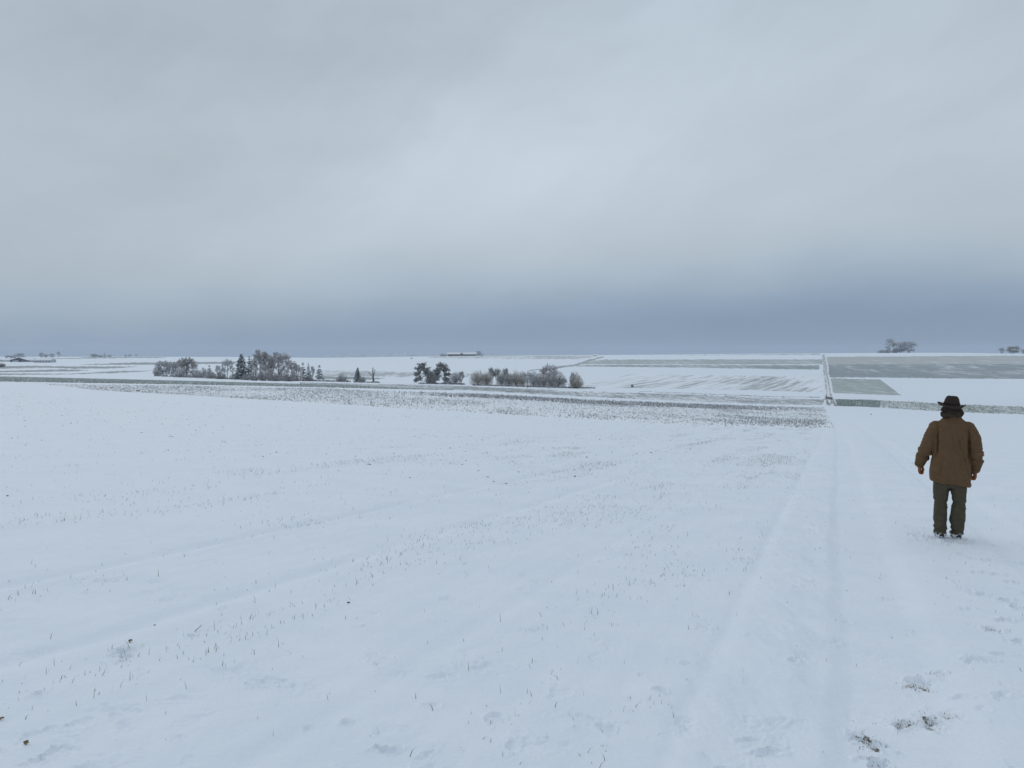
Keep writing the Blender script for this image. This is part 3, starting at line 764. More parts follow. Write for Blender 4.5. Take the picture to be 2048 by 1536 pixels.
# tree prototypes, one unit tall and one unit wide at most
def rv(rn, s=1.0): return Vector((rn.gauss(0, s), rn.gauss(0, s), rn.gauss(0, s)))
def proto_crown(seed, cz=.6, rx=.5, rz=.42, tr=.25, K=(14, 8, 30), tw=.0062, tl=.10, trunks=1, up=.3, trw=.022, low=None, droop=0, vlo=-.7):
    rn = random.Random(seed)
    TV, TF, CV, CF = [], [], [], []
    cen = Vector((0, 0, cz))
    for q in range(trunks):
        base = Vector((rn.uniform(-.12, .12) if trunks > 1 else 0, rn.uniform(-.1, .1) if trunks > 1 else 0, -.02))
        top = Vector((base.x * 1.5 + rn.uniform(-.03, .03), base.y * 1.5, cz + rz * .55))
        tp = bez(base, top, Vector((rn.uniform(-.03, .03), rn.uniform(-.03, .03), 0)), 7)
        tube(TV, TF, tp, [trw * (1 - .8 * i / 6) for i in range(7)], 6)
        for i in range(K[0] // trunks):
            f = tr + (1 - tr) * (i + rn.random()) / (K[0] // trunks)
            s = tp[0].lerp(tp[-1], min(f, .98))
            a = i * 2.4 + rn.uniform(-.4, .4)
            v = Vector((math.cos(a), math.sin(a), rn.uniform(vlo, .7) if f < .55 else rn.uniform(.15, 1.5))).normalized()
            e = cen + Vector((v.x * rx, v.y * rx, v.z * rz)) * rn.uniform(.62, .85)
            if low is not None and e.z < low: e.z = low + rn.uniform(0, .05)
            bp = bez(s, e, Vector((0, 0, -.03 + up * .1)) + rv(rn, .015), 5)
            tube(TV, TF, bp, [trw * .42 * (1 - .72 * j / 4) for j in range(5)], 4)
            for j in range(K[1]):
                s2 = bp[1 + j * 3 // K[1]].lerp(bp[2 + j * 3 // K[1]], rn.random())
                e2 = e + Vector((rn.gauss(0, rx * .26), rn.gauss(0, rx * .26), rn.gauss(.02, rz * .26)))
                o_ = e2 - cen; rad = math.sqrt((o_.x / rx) ** 2 + (o_.y / rx) ** 2 + (o_.z / rz) ** 2)
                if rad > .97: e2 = cen + o_ * (.97 / rad)
                b2 = bez(s2, e2, rv(rn, .01), 4)
                tube(TV, TF, b2, [trw * .16 * (1 - .6 * m / 3) for m in range(4)], 3, False)
                for m in range(K[2]):
                    s3 = b2[1 + m % 2].lerp(b2[2 + m % 2], rn.random())
                    ov = (s3 - cen).normalized() * .7 + rv(rn, .55) + Vector((0, 0, up - droop))
                    CVt = s3 + ov.normalized() * tl * rn.uniform(.45, 1.15)
                    spike(CV, CF, s3, CVt, tw * rn.uniform(.6, 1.3))
    return (TV, TF), (CV, CF)
def proto_conifer(seed, tiers=15, w=.5, per=13, droop=.22, gap=0.0):
    rn = random.Random(seed); TV, TF, CV, CF = [], [], [], []
    tube(TV, TF, [(0, 0, -.02), (0, 0, .5), (0, 0, .99)], [.022, .014, .004], 6)
    for t in range(tiers):
        f = t / (tiers - 1); z = .08 + .88 * f
        if rn.random() < gap: continue
        L_ = w * (1 - f) ** .8 * rn.uniform(.75, 1.1) + .02
        for j in range(max(4, int(per * (1 - .5 * f)))):
            a = j * 6.283 / per * (1 + .1 * t) + rn.uniform(-.4, .4) + t
            ll = L_ * rn.uniform(.7, 1.12)
            e = Vector((math.cos(a) * ll, math.sin(a) * ll, z - droop * ll * rn.uniform(.3, 1.4) + .03))
            s = Vector((0, 0, z + .02))
            tube(TV, TF, [s, s.lerp(e, .5) + Vector((0, 0, .012)), e], [.005, .004, .001], 3, False)
            for m in range(26):
                g = rn.uniform(.12, 1.0); p = s.lerp(e, g)
                side = Vector((-math.sin(a), math.cos(a), 0)) * rn.choice((-1, 1))
                q = p + (side * rn.uniform(.2, 1) + Vector((math.cos(a), math.sin(a), 0)) * .6 + Vector((0, 0, rn.uniform(-.7, .25)))).normalized() * rn.uniform(.035, .08)
                d = (q - p); nrm = Vector((rn.gauss(0, .3), rn.gauss(0, .3), 1)).normalized(); sd = d.cross(nrm).normalized() * rn.uniform(.016, .032)
                b0 = len(CV); CV += [tuple(p + sd), tuple(p - sd), tuple(q - sd * .5), tuple(q + sd * .5)]; CF.append((b0, b0 + 1, b0 + 2, b0 + 3))
    return (TV, TF), (CV, CF)
def proto_willow(seed, stems=46, w=.5, tw=.006, base=.16):
    rn = random.Random(seed); TV, TF, CV, CF = [], [], [], []
    tube(TV, TF, [(0, 0, -.02), (.01, 0, base * .6), (0, 0, base)], [.06, .05, .06], 7)
    for i in range(stems):
        a = i * 2.399; q = math.sqrt((i + .5) / stems)
        e = Vector((math.cos(a) * w * q * rn.uniform(.8, 1.02), math.sin(a) * w * q * rn.uniform(.8, 1.02), 1.0 - .45 * q * q + rn.uniform(-.12, .02)))
        s = Vector((math.cos(a) * .03, math.sin(a) * .03, base * rn.uniform(.7, 1)))
        bp = bez(s, e, Vector((math.cos(a) * .04, math.sin(a) * .04, .05)) + rv(rn, .02), 6)
        tube(TV, TF, bp, [.011 * (1 - .8 * j / 5) for j in range(6)], 3, False)
        for m in range(52):
            f = rn.uniform(.6, 4.99); p = bp[int(f)].lerp(bp[min(int(f) + 1, 5)], f % 1)
            dr = (bp[5] - bp[0]).normalized() * .8 + rv(rn, .5)
            spike(CV, CF, p, p + dr.normalized() * rn.uniform(.04, .11), tw * rn.uniform(.6, 1.3))
    # skirt of low shoots
    for i in range(1300):
        a = rn.uniform(0, 6.28); q = rn.uniform(.1, .85) * w; z = rn.uniform(.05, .5)
        p = Vector((math.cos(a) * q, math.sin(a) * q, z)); spike(CV, CF, p, p + (Vector((math.cos(a), math.sin(a), 1)) + rv(rn, .5)).normalized() * .09, tw)
    return (TV, TF), (CV, CF)
def proto_bush(seed, stems=60, tw=.008, flat=1.0):
    rn = random.Random(seed); TV, TF, CV, CF = [], [], [], []
    for i in range(stems):
        a = rn.uniform(0, 6.283); q = math.sqrt(rn.random())
        r_ = .5 * q * rn.uniform(.85, 1.05)
        e = Vector((math.cos(a) * r_, math.sin(a) * r_, (1 - q ** 2.2 * .75) * rn.uniform(.75, 1.0)))
        s = Vector((math.cos(a) * r_ * .45, math.sin(a) * r_ * .45, -.02))
        bp = bez(s, e, Vector((math.cos(a) * .03, math.sin(a) * .03, .04)) + rv(rn, .02), 5)
        tube(TV, TF, bp, [.012 * (1 - .75 * j / 4) for j in range(5)], 3, False)
        for m in range(40):
            f = rn.uniform(.3, 3.99); p = bp[int(f)].lerp(bp[int(f) + 1], f % 1)
            spike(CV, CF, p, p + ((e - s).normalized() * .5 + rv(rn, .6)).normalized() * rn.uniform(.05, .15), tw * rn.uniform(.5, 1.3))
    return (TV, TF), (CV, CF)
def proto_dead():
    rn = random.Random(4); TV, TF, CV, CF = [], [], [], []
    tube(TV, TF, [(0.02, 0, -.02), (.0, 0, .08), (-.01, 0, .3), (-.03, 0, .55), (-.06, 0, .8), (-.04, 0, 1.0)], [.12, .085, .06, .05, .04, .015], 8)
    tube(TV, TF, [(0, 0, .28), (-.14, .02, .42), (-.27, .05, .6), (-.38, .03, .68), (-.46, 0, .72)], [.045, .035, .028, .018, .008], 6)
    tube(TV, TF, [(-.02, 0, .4), (.06, -.02, .55), (.10, 0, .75), (.12, 0, .92)], [.04, .03, .02, .008], 6)
    for i in range(180):
        s = rn.choice([(-.05, .78), (-.04, .95), (-.35, .66), (.10, .8), (-.2, .5)])
        p = Vector((s[0] + rn.uniform(-.03, .03), rn.uniform(-.04, .04), s[1]))
        spike(CV, CF, p, p + (rv(rn, .6) + Vector((0, 0, .8))).normalized() * rn.uniform(.05, .14), .006)
    for i in range(300):
        a = rn.uniform(0, 6.28); q = rn.uniform(.05, .45); p = Vector((math.cos(a) * q + .12, math.sin(a) * q, 0)); spike(CV, CF, p, p + (Vector((0, 0, 1)) + rv(rn, .5)).normalized() * rn.uniform(.05, .18) * (1 - q), .014)
    return (TV, TF), (CV, CF)
def proto_lean(seed, side):
    """old broad tree, heavy crown to one side above a dark leafy trunk"""
    rn = random.Random(seed); TV, TF, CV, CF = [], [], [], []
    tp = [Vector(p) for p in ((-side * .25, 0, -.02), (-side * .2, 0, .2), (-side * .05, .02, .42), (side * .12, 0, .66), (side * .2, 0, .9))]
    tube(TV, TF, tp, [.07, .06, .045, .03, .012], 7)
    lobes = [(side * .16, 0, .82, .24, .18), (side * .30, .05, .66, .20, .14), (-side * .02, -.05, .62, .2, .16), (-side * .2, 0, .3, .28, .28), (-side * .1, .08, .42, .26, .2), (side * .36, 0, .45, .16, .13), (side * .30, -.04, .22, .17, .16)]
    lobes = lobes + [(lx + rn.uniform(-.1, .1), ly + rn.uniform(-.1, .1), lz + rn.uniform(-.08, .04), rx * .7, rz * .7) for lx, ly, lz, rx, rz in lobes]
    for lx, ly, lz, rx, rz in lobes:
        rx *= 1.12; rz *= 1.1
        c = Vector((lx, ly, lz)); s = min(tp, key=lambda p: (p - c).length)
        tube(TV, TF, bez(s, c, rv(rn, .02)), [.024, .02, .016, .012, .006], 5)
        for i in range(30):
            v = rv(rn).normalized() * rn.uniform(.35, .95); e = c + Vector((v.x * rx, v.y * rx, v.z * rz))
            bp = bez(c, e, rv(rn, .01), 3)
            tube(TV, TF, bp, [.007, .005, .002], 3, False)
            for m in range(26):
                p = bp[1].lerp(bp[2], rn.uniform(.1, 1.1)); spike(CV, CF, p, p + (v * .5 + rv(rn, .6)).normalized() * rn.uniform(.03, .075), .0075 * rn.uniform(.6, 1.3))
    return (TV, TF), (CV, CF)
PROTO = {
    'round': [proto_crown(1), proto_crown(2), proto_crown(3, cz=.58, rz=.42)],
    'roundlow': [proto_crown(11, cz=.5, rz=.5, tr=.1, K=(16, 9, 34), tw=.010, low=.06, vlo=-1.6), proto_crown(12, cz=.5, rz=.5, tr=.1, K=(16, 9, 34), tw=.010, low=.06, vlo=-1.6)],
    'tall': [proto_crown(21, cz=.6, rx=.48, rz=.42, tr=.3, K=(21, 7, 30), trunks=3, tw=.0075, tl=.08, vlo=-.9, trw=.015, up=.5), proto_crown(22, cz=.58, rx=.48, rz=.44, tr=.25, K=(21, 7, 30), trunks=3, tw=.0075, tl=.08, vlo=-.9, trw=.015, up=.5)],
    'slim': [proto_crown(31, cz=.55, rx=.46, rz=.46, tr=.15, K=(15, 6, 28), tw=.010, tl=.08, up=.1, trw=.02, low=.08, vlo=-1.4), proto_crown(32, cz=.56, rx=.44, rz=.45, tr=.2, K=(14, 6, 28), tw=.010, tl=.08, up=0, trw=.02, droop=.2, low=.1, vlo=-1.4)],
    'conifer': [proto_conifer(41), proto_conifer(42, 11, .5, 9, .3), proto_conifer(43, 12, .5, 8, .25, .12)],
    'willow': [proto_willow(51), proto_willow(52), proto_willow(53, 40)],
    'bush': [proto_bush(61), proto_bush(62), proto_bush(63)],
    'dead': [proto_dead()],
    'leanL': [proto_lean(71, -1)], 'leanR': [proto_lean(72, 1)],
}
MESHC = {}
def tree(kind, var, X, Yb, Yt, wpx, label, cat='tree', group=None, tw='twig_grey', bark='bark', name=None, rz=None, dz=0, sy=None):
    key = (kind, var, tw, bark)
    if key not in MESHC:
        (TV, TF), (CV, CF) = PROTO[kind][var]
        cv = np.array(CV); tv = np.array(TV)
        if kind not in ('leanL', 'leanR', 'dead'):
            rad = np.percentile(np.hypot(cv[:, 0], cv[:, 1]), 97.5); sc_ = np.array([.5 / rad, .5 / rad, 1 / np.percentile(cv[:, 2], 99.7)])
        else: sc_ = np.array([.95 / (np.percentile(cv[:, 0], 99) - np.percentile(cv[:, 0], 1)), 1.2, 1 / cv[:, 2].max()])
        CV = cv * sc_; TV = tv * sc_
        a = mkmesh('trunk', TV, TF, M[bark]); b = mkmesh('crown', CV, np.array(CF) if kind != 'conifer' else np.array(CF), M[tw])
        MESHC[key] = (a, b)
    a, b = MESHC[key]
    g = gpt(X, Yb)
    ppm = F / g.y
    rn = random.Random(int(X * 7 + Yb))
    t = empty(name or {'conifer': 'conifer_tree', 'willow': 'willow_tree', 'bush': 'bush', 'dead': 'dead_tree'}.get(kind, 'bare_tree'), g, rn.uniform(0, 6.28) if rz is None else rz)
    H = (Yb - Yt) / ppm; W = wpx / ppm
    t.scale = (W, (sy or 1) * W, H)
    obj('stems' if kind == 'bush' else 'trunk', a, t); obj('twigs' if kind == 'bush' else 'crown', b, t)
    tag(t, label, cat, group)
    return t
GA, GB, GC, GD, GE_ = 'trees and bushes of the left copse', 'trees of the willow row', 'trees on the right skyline', 'faint trees on the left skyline', 'bushes round the far farm'
# left copse
tree('bush', 0, 316, 752, 728, 20, 'low frosted bush at the far left end of the copse', 'bush', GA)
tree('roundlow', 0, 327, 752.3, 721.5, 26, 'dense grey frosted tree second from the left end of the copse', group=GA)
tree('roundlow', 1, 346, 753, 724, 26, 'dense frosted tree between the leftmost tree and the large olive one', group=GA)
tree('roundlow', 1, 373, 754, 715.5, 39, 'large round olive brown tree in the left part of the copse', group=GA, tw='twig_olive')
tree('bush', 1, 360, 754.5, 737, 26, 'snowy bush in front of the large olive brown tree', 'bush', GA)
tree('bush', 1, 392, 755, 738, 22, 'rounded frosty bush just right of the large olive brown tree', 'bush', GA)
tree('bush', 2, 407, 756, 736, 24, 'tall frosty bush left of the small dark conifer', 'bush', GA)
tree('conifer', 2, 419, 756, 730.5, 15, 'small dark conifer rising out of the copse bushes', group=GA, tw='needle', bark='darkbark')
tree('bush', 0, 421, 757, 742, 24, 'snow dusted bush at the foot of the small dark conifer', 'bush', GA)
tree('slim', 0, 436, 757, 730.5, 12, 'thin upright frosted tree above low bushes', group=GA)
tree('bush', 1, 440, 758, 743, 26, 'wide brownish bush left of the lone round bare tree', 'bush', GA, tw='twig_olive')
tree('round', 0, 455, 758.4, 718.5, 27, 'lone slender tree with a round bare crown left of the big dark conifer', group=GA)
tree('bush', 2, 466, 757.5, 746, 16, 'small pale bush behind the lone round bare tree', 'bush', GA)
tree('conifer', 0, 483, 759.3, 708.5, 31, 'big dark snow laden conifer in the copse', group=GA, tw='needle', bark='darkbark')
tree('bush', 0, 492, 760, 748, 20, 'snowy bush at the foot of the big dark conifer', 'bush', GA)
tree('conifer', 1, 499, 759.8, 713.5, 19, 'narrower dark conifer just right of the big one', group=GA, tw='needle', bark='darkbark')
tree('slim', 1, 507, 760, 718, 14, 'thin frosted tree between the second conifer and the tallest tree', group=GA, tw='twig_brown')
tree('tall', 0, 520, 761, 700.5, 32, 'tallest reddish brown tree of the copse with several trunks', group=GA, tw='twig_brown', bark='darkbark')
tree('tall', 1, 533, 761.3, 704, 24, 'tall reddish tree leaning on the right side of the tallest one', group=GA, tw='twig_brown', bark='darkbark')
tree('slim', 0, 544, 761.6, 714, 16, 'thin frosted tree between the tallest tree and the wide round one', group=GA, tw='twig_brown', bark='darkbark')
tree('round', 1, 559, 762, 704.5, 47, 'wide round bare tree at the right of the copse', group=GA, tw='twig_brown')
tree('bush', 1, 551, 762.2, 745, 26, 'brown scrub under the wide round bare tree, left of its trunk', 'bush', GA, tw='twig_brown')
tree('bush', 1, 577, 762.4, 748, 28, 'brown scrub under the wide round bare tree, right of its trunk', 'bush', GA, tw='twig_brown')
tree('slim', 1, 583, 761.8, 722, 22, 'frosted tree on the right flank of the wide round one', group=GA, tw='twig_brown')
tree('slim', 1, 594, 762, 728, 18, 'short frosted tree left of the three small conifers', group=GA)
tree('conifer', 2, 606, 762, 725.5, 19, 'leftmost and broadest of three small conifers at the copse end', group=GA, tw='needle', bark='darkbark')
tree('conifer', 1, 617, 762, 726.5, 14, 'middle small conifer at the copse end', group=GA, tw='needle', bark='darkbark')
tree('slim', 0, 625, 762, 732, 10, 'thin pale frosted tree between small conifers', group=GA)
tree('conifer', 2, 639, 762.3, 730.5, 19, 'last ragged conifer at the right end of the copse', group=GA, tw='needle', bark='darkbark')
for X_, h_, w_, lb_ in ((509, 26, 20, 'tall brown thicket below the left side of the tallest tree'), (527, 30, 22, 'tall brown thicket between the trunks of the two tallest trees'), (541, 24, 20, 'brown thicket right below the second tall tree'),
                        (566, 26, 26, 'brown thicket behind the trunk of the wide round bare tree'), (590, 18, 22, 'low thicket left of the first small conifer'), (615, 9, 26, 'ground scrub at the feet of the small conifers')):
    tree('bush', int(X_) % 3, X_, 761.4 if X_ < 580 else 762, 761.6 - h_, w_, lb_, 'bush', GA, tw='twig_brown', bark='darkbark')
# between copse and willow row
tree('bush', 2, 685, 763.6, 747, 26, 'lone grey bush between the copse and the single conifer', 'bush', GB)
tree('conifer', 0, 715.5, 764.6, 735.5, 17, 'single small conifer standing apart between copse and willows', group=GB, tw='needle', bark='darkbark')
tree('bush', 0, 724, 764.9, 753, 18, 'low snowy bush beside the single small conifer', 'bush', GB)
tree('dead', 0, 747, 765.2, 733.5, 22, 'dead broken tree with bare limbs', group=GB, tw='under', rz=0)
tree('leanL', 0, 853, 767.3, 722.5, 40, 'dark leafy old tree leaning left, left half of a pair', group=GB, tw='ivy', bark='darkbark', rz=0)
tree('leanR', 0, 876, 767.6, 722.5, 40, 'dark leafy old tree leaning right, right half of a pair', group=GB, tw='ivy', bark='darkbark', rz=0)
tree('bush', 1, 862, 767.8, 742, 26, 'dark thicket at the foot of the two leaning old trees', 'bush', GB, tw='ivy', bark='darkbark')
tree('bush', 0, 895, 768.2, 759.5, 20, 'low frosted bush right of the two leaning old trees', 'bush', GB)
tree('willow', 1, 911, 768.7, 743.5, 25, 'pale grey many stemmed shrub left of a slim dark tree', 'bush', GB, tw='twig_grey')
tree('slim', 0, 923, 769.2, 742.5, 13, 'slim dark tree beside the pale grey many stemmed shrub', group=GB, tw='ivy', bark='darkbark')
# willow row
WR = [('willow', 0, 956, 770.6, 741.5, 35, 'fan shaped tan willow at the left end of the willow row', 'willow', 'bark'),
      ('willow', 1, 974, 771, 744, 24, 'smaller willow second from the left in the row', 'willow', 'bark'),
      ('slim', 0, 982, 771, 735, 16, 'tall dark tufted tree, leftmost of three above the willows', 'ivy', 'darkbark'),
      ('slim', 1, 995, 771.3, 736.5, 16, 'tall dark tufted tree, middle of three above the willows', 'ivy', 'darkbark'),
      ('willow', 2, 1003, 771.6, 744, 24, 'olive willow between the middle and right dark tufted trees', 'twig_olive', 'bark'),
      ('slim', 0, 1011, 771.6, 736.5, 15, 'tall dark tufted tree, rightmost of three above the willows', 'ivy', 'darkbark'),
      ('willow', 0, 1018, 772, 746, 22, 'willow just right of the third dark tufted tree', 'twig_olive', 'darkbark'),
      ('willow', 1, 1032, 772.5, 742, 30, 'wide tan willow in the middle of the row', 'willow', 'darkbark'),
      ('willow', 2, 1045, 773, 743, 24, 'tan willow behind the short frosted tree', 'willow', 'darkbark'),
      ('round', 2, 1055, 776.6, 743, 24, 'short frosted grey tree standing in front of the willow row', 'twig_grey', 'bark'),
      ('willow', 0, 1067, 773.5, 742, 24, 'grey leafless shrub right of the short frosted tree', 'twig_grey', 'bark'),
      ('willow', 2, 1077, 774, 746, 18, 'narrow pinkish shrub left of the large round tree', 'twig_brown', 'bark'),
      ('willow', 1, 1088, 774.3, 744, 26, 'willow behind the left side of the large round tree', 'twig_brown', 'bark'),
      ('round', 2, 1098, 776.4, 728.5, 37, 'large round frosted tree rising above the right end of the row', 'twig_brown', 'bark'),
      ('willow', 0, 1104, 774.8, 746, 24, 'willow behind the trunk of the large round tree', 'twig_brown', 'bark'),
      ('willow', 2, 1117, 775.2, 743.5, 31, 'brown willow right of the large round tree', 'twig_brown', 'bark'),
      ('slim', 1, 1128, 775.6, 756, 14, 'small frosty sapling ending the willow row', 'twig_grey', 'bark'),
      ('bush', 1, 1152, 776.6, 745, 31, 'separate round tan willow past the right end of the row', 'willow', 'bark')]
for kd, va, X, yb, yt, w, lb, tw, bk in WR: tree(kd, va, X, yb, yt, w, lb, group=GB, tw=tw, bark=bk)
tree('slim', 1, 1145, 776.2, 744, 12, 'thin frosted tree poking out behind the separate round willow', group=GB, tw='twig_grey')
tree('bush', 1, 1264.5, 774.2, 768, 6, 'tiny dark shrub alone on the striped white slope', 'bush', tw='ivy', bark='darkbark')
tree('bush', 0, 823, 717.8, 715.6, 4.5, 'tiny reddish bush on the bare white hill left of the farm', 'bush', tw='under')
tree('bush', 1, 2, 734, 726, 20, 'brown bush at the left edge below the barns', 'bush', tw='under')
# right skyline
tree('slim', 0, 1779, 704.8, 675, 20, 'tall thin frosted tree at the left of the right skyline clump', group=GC, tw='frosthaze')
tree('roundlow', 0, 1799, 704.8, 683.5, 30, 'round frosted tree in the middle of the right skyline clump', group=GC, tw='frosthaze')
tree('roundlow', 1, 1816, 704.9, 682, 32, 'round frosted tree at the right of the right skyline clump', group=GC, tw='frosthaze')
tree('bush', 1, 1763, 704.6, 698, 18, 'low bush at the left foot of the right skyline clump', 'bush', GC, tw='frosthaze')
tree('bush', 2, 1775, 704.8, 696.5, 16, 'low bush under the tall thin skyline tree', 'bush', GC, tw='frosthaze')
tree('bush', 0, 1790, 704.9, 697, 16, 'low bush between the thin tree and the round skyline trees', 'bush', GC, tw='frosthaze')
tree('roundlow', 1, 2003, 707, 695.5, 11, 'small hazy tree left of the brownish one at the right edge', group=GC, tw='frosthaze')
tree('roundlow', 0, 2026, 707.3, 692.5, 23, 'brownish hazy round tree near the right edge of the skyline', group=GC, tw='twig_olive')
tree('roundlow', 1, 2047, 707.7, 698, 10, 'hazy tree cut by the right edge of the photo', group=GC, tw='frosthaze')
# left skyline
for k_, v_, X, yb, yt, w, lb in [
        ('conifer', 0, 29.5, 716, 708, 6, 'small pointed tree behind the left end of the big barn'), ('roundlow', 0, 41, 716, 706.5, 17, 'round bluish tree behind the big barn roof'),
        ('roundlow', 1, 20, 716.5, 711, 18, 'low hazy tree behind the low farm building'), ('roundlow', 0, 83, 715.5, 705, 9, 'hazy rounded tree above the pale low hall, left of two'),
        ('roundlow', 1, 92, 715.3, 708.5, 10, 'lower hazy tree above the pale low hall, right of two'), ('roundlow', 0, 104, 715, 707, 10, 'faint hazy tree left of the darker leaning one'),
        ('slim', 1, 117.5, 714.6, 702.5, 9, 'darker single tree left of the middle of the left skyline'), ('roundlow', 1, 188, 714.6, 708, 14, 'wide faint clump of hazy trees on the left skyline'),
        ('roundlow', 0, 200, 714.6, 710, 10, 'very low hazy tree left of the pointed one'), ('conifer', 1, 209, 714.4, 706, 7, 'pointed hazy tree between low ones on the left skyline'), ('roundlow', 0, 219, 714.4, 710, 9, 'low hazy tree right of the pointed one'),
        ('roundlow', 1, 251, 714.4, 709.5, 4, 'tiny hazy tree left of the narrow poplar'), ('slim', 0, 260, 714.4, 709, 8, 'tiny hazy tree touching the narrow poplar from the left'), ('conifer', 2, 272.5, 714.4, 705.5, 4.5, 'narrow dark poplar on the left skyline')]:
    tree(k_, v_, X, yb, yt, w, lb, group=GD, tw='frosthaze', bark='bark')
# farm bushes
for k_, v_, X, yb, yt, w, lb in [
        ('bush', 0, 884, 711.6, 705.5, 9, 'round bush at the left of the far farm'), ('bush', 1, 890, 711.6, 707, 8, 'dark bush touching the left barn of the far farm'),
        ('roundlow', 0, 957.5, 711.6, 701.5, 11, 'round tree right of the far farm'), ('bush', 2, 964, 711.4, 707, 8, 'low bush right of the round farm tree')]:
    tree(k_, v_, X, yb, yt, w, lb, 'bush' if k_ == 'bush' else 'tree', GE_, tw='frosthaze')

# far woods beyond the crest, one faint mass, and a thin hedge line on the left skyline
def woods(name, X0, X1, dist, top, n, m, label, wd=.5, seed=3):
    r = np.random.default_rng(seed)
    X = r.uniform(X0, X1, n); u = (X - 1024) / F; x = u * dist * r.uniform(.97, 1.03, n); y = dist * r.uniform(.97, 1.03, n)
    z = zbase(x, y)
    Yt = np.interp(X, *top) + 0; zt = -(Yt - 708) / F * dist
    hgt = np.clip(zt - z, 2, 60)
    f = r.random(n) ** .7
    hump = .75 + .5 * (fbm(X / 9, X * 0, 3, 5) - .5)
    V = []; Fc = []
    p = np.stack([x, y, z + hgt * f * hump], 1)
    s = .9 + hgt * .05
    a = r.uniform(0, 6.28, n)
    dv = np.stack([np.cos(a) * s * .8, np.sin(a) * s * .5, s * r.uniform(.4, 1.6, n)], 1)
    side = np.stack([np.sin(a), -np.cos(a), 0 * a], 1) * (s * .22 * wd * 2)[:, None]
    V = np.stack([p - side, p + side, p + dv], 1).reshape(-1, 3)
    o = obj(name, mkmesh(name, V, np.arange(len(V)).reshape(-1, 3), m)); tag(o, label, 'woods', kind='stuff')
woods('distant_woods', 648, 905, 1900, line([640, 660, 700, 720, 760, 800, 830, 870, 905], [711, 708, 705.5, 706.5, 705, 702.5, 701, 704, 706]), 9000, M['frosthaze'], 'faint frosted woods beyond the hill left of the far farm')
woods('distant_hedge', -60, 600, 1720, line([-60, 0, 100, 140, 300, 450, 470, 500, 600], [711, 711.2, 711, 712, 711.5, 712.4, 711, 712.3, 713.6]), 6000, M['frosthaze'], 'thin dark hedge line along the left skyline', seed=5)
woods('distant_copse', 962, 1010, 1700, line([962, 990, 1010], [707.5, 706.8, 710]), 1200, M['frosthaze'], 'faint trees beyond the hill right of the far farm', seed=6)
# scrub at the feet of the trees
def scrub(name, pts, n, label, hgt=(.3, 1.0), seed=1):
    r = np.random.default_rng(seed); P = []
    xs = [p[0] for p in pts]; ys = [p[1] for p in pts]
    X = r.uniform(xs[0], xs[-1], n); Y = np.interp(X, xs, ys) + r.normal(0, .25, n)
    for a, b in zip(X, Y): P.append(gpt(a, b))
    P = np.array([tuple(p) for p in P])
    tufts(name, P, M['under'], r.uniform(*hgt, n), 6, .35, .8, seed, label, 'undergrowth')
scrub('undergrowth', [(308, 752), (455, 758), (640, 762.6), (700, 764)], 1300, 'brown frosted undergrowth along the foot of the copse', seed=2)
scrub('undergrowth', [(708, 764.8), (760, 765.6)], 170, 'brown undergrowth round the single conifer and dead tree', (.2, .7), 3)
scrub('undergrowth', [(838, 767.3), (930, 769.3)], 420, 'brown undergrowth below the leaning trees', (.3, .9), 4)
scrub('undergrowth', [(945, 770.6), (1100, 775), (1190, 776.8)], 1300, 'brown undergrowth along the foot of the willow row', (.3, .8), 5)
scrub('roadside_weeds', [(1652, 797), (1664, 798.5)], 60, 'reddish weeds at the muddy track crossing', (.3, 1.0), 6)

# ------------------------------------------------------------------ buildings
M['barnwall'] = plain('weathered_barn_boards', (.09, .10, .12), (.15, .16, .18), scale=.6)
M['brick'] = plain('brown_brick', (.16, .11, .10), (.24, .18, .16), scale=.8)
M['palewall'] = plain('pale_render', (.42, .44, .47), (.55, .57, .6), scale=.5)
M['roofsnow'] = plain('snow_covered_roof', (.78, .81, .86), (.86, .88, .92), scale=.5)
M['dark'] = plain('dark_opening', (.03, .03, .035), (.05, .05, .055))
def box(V, Fc, x0, x1, y0, y1, z0, z1):
    b = len(V); V += [(x0, y0, z0), (x1, y0, z0), (x1, y1, z0), (x0, y1, z0), (x0, y0, z1), (x1, y0, z1), (x1, y1, z1), (x0, y1, z1)]
    Fc += [(b, b + 3, b + 2, b + 1), (b + 4, b + 5, b + 6, b + 7), (b, b + 1, b + 5, b + 4), (b + 1, b + 2, b + 6, b + 5), (b + 2, b + 3, b + 7, b + 6), (b + 3, b, b + 4, b + 7)]
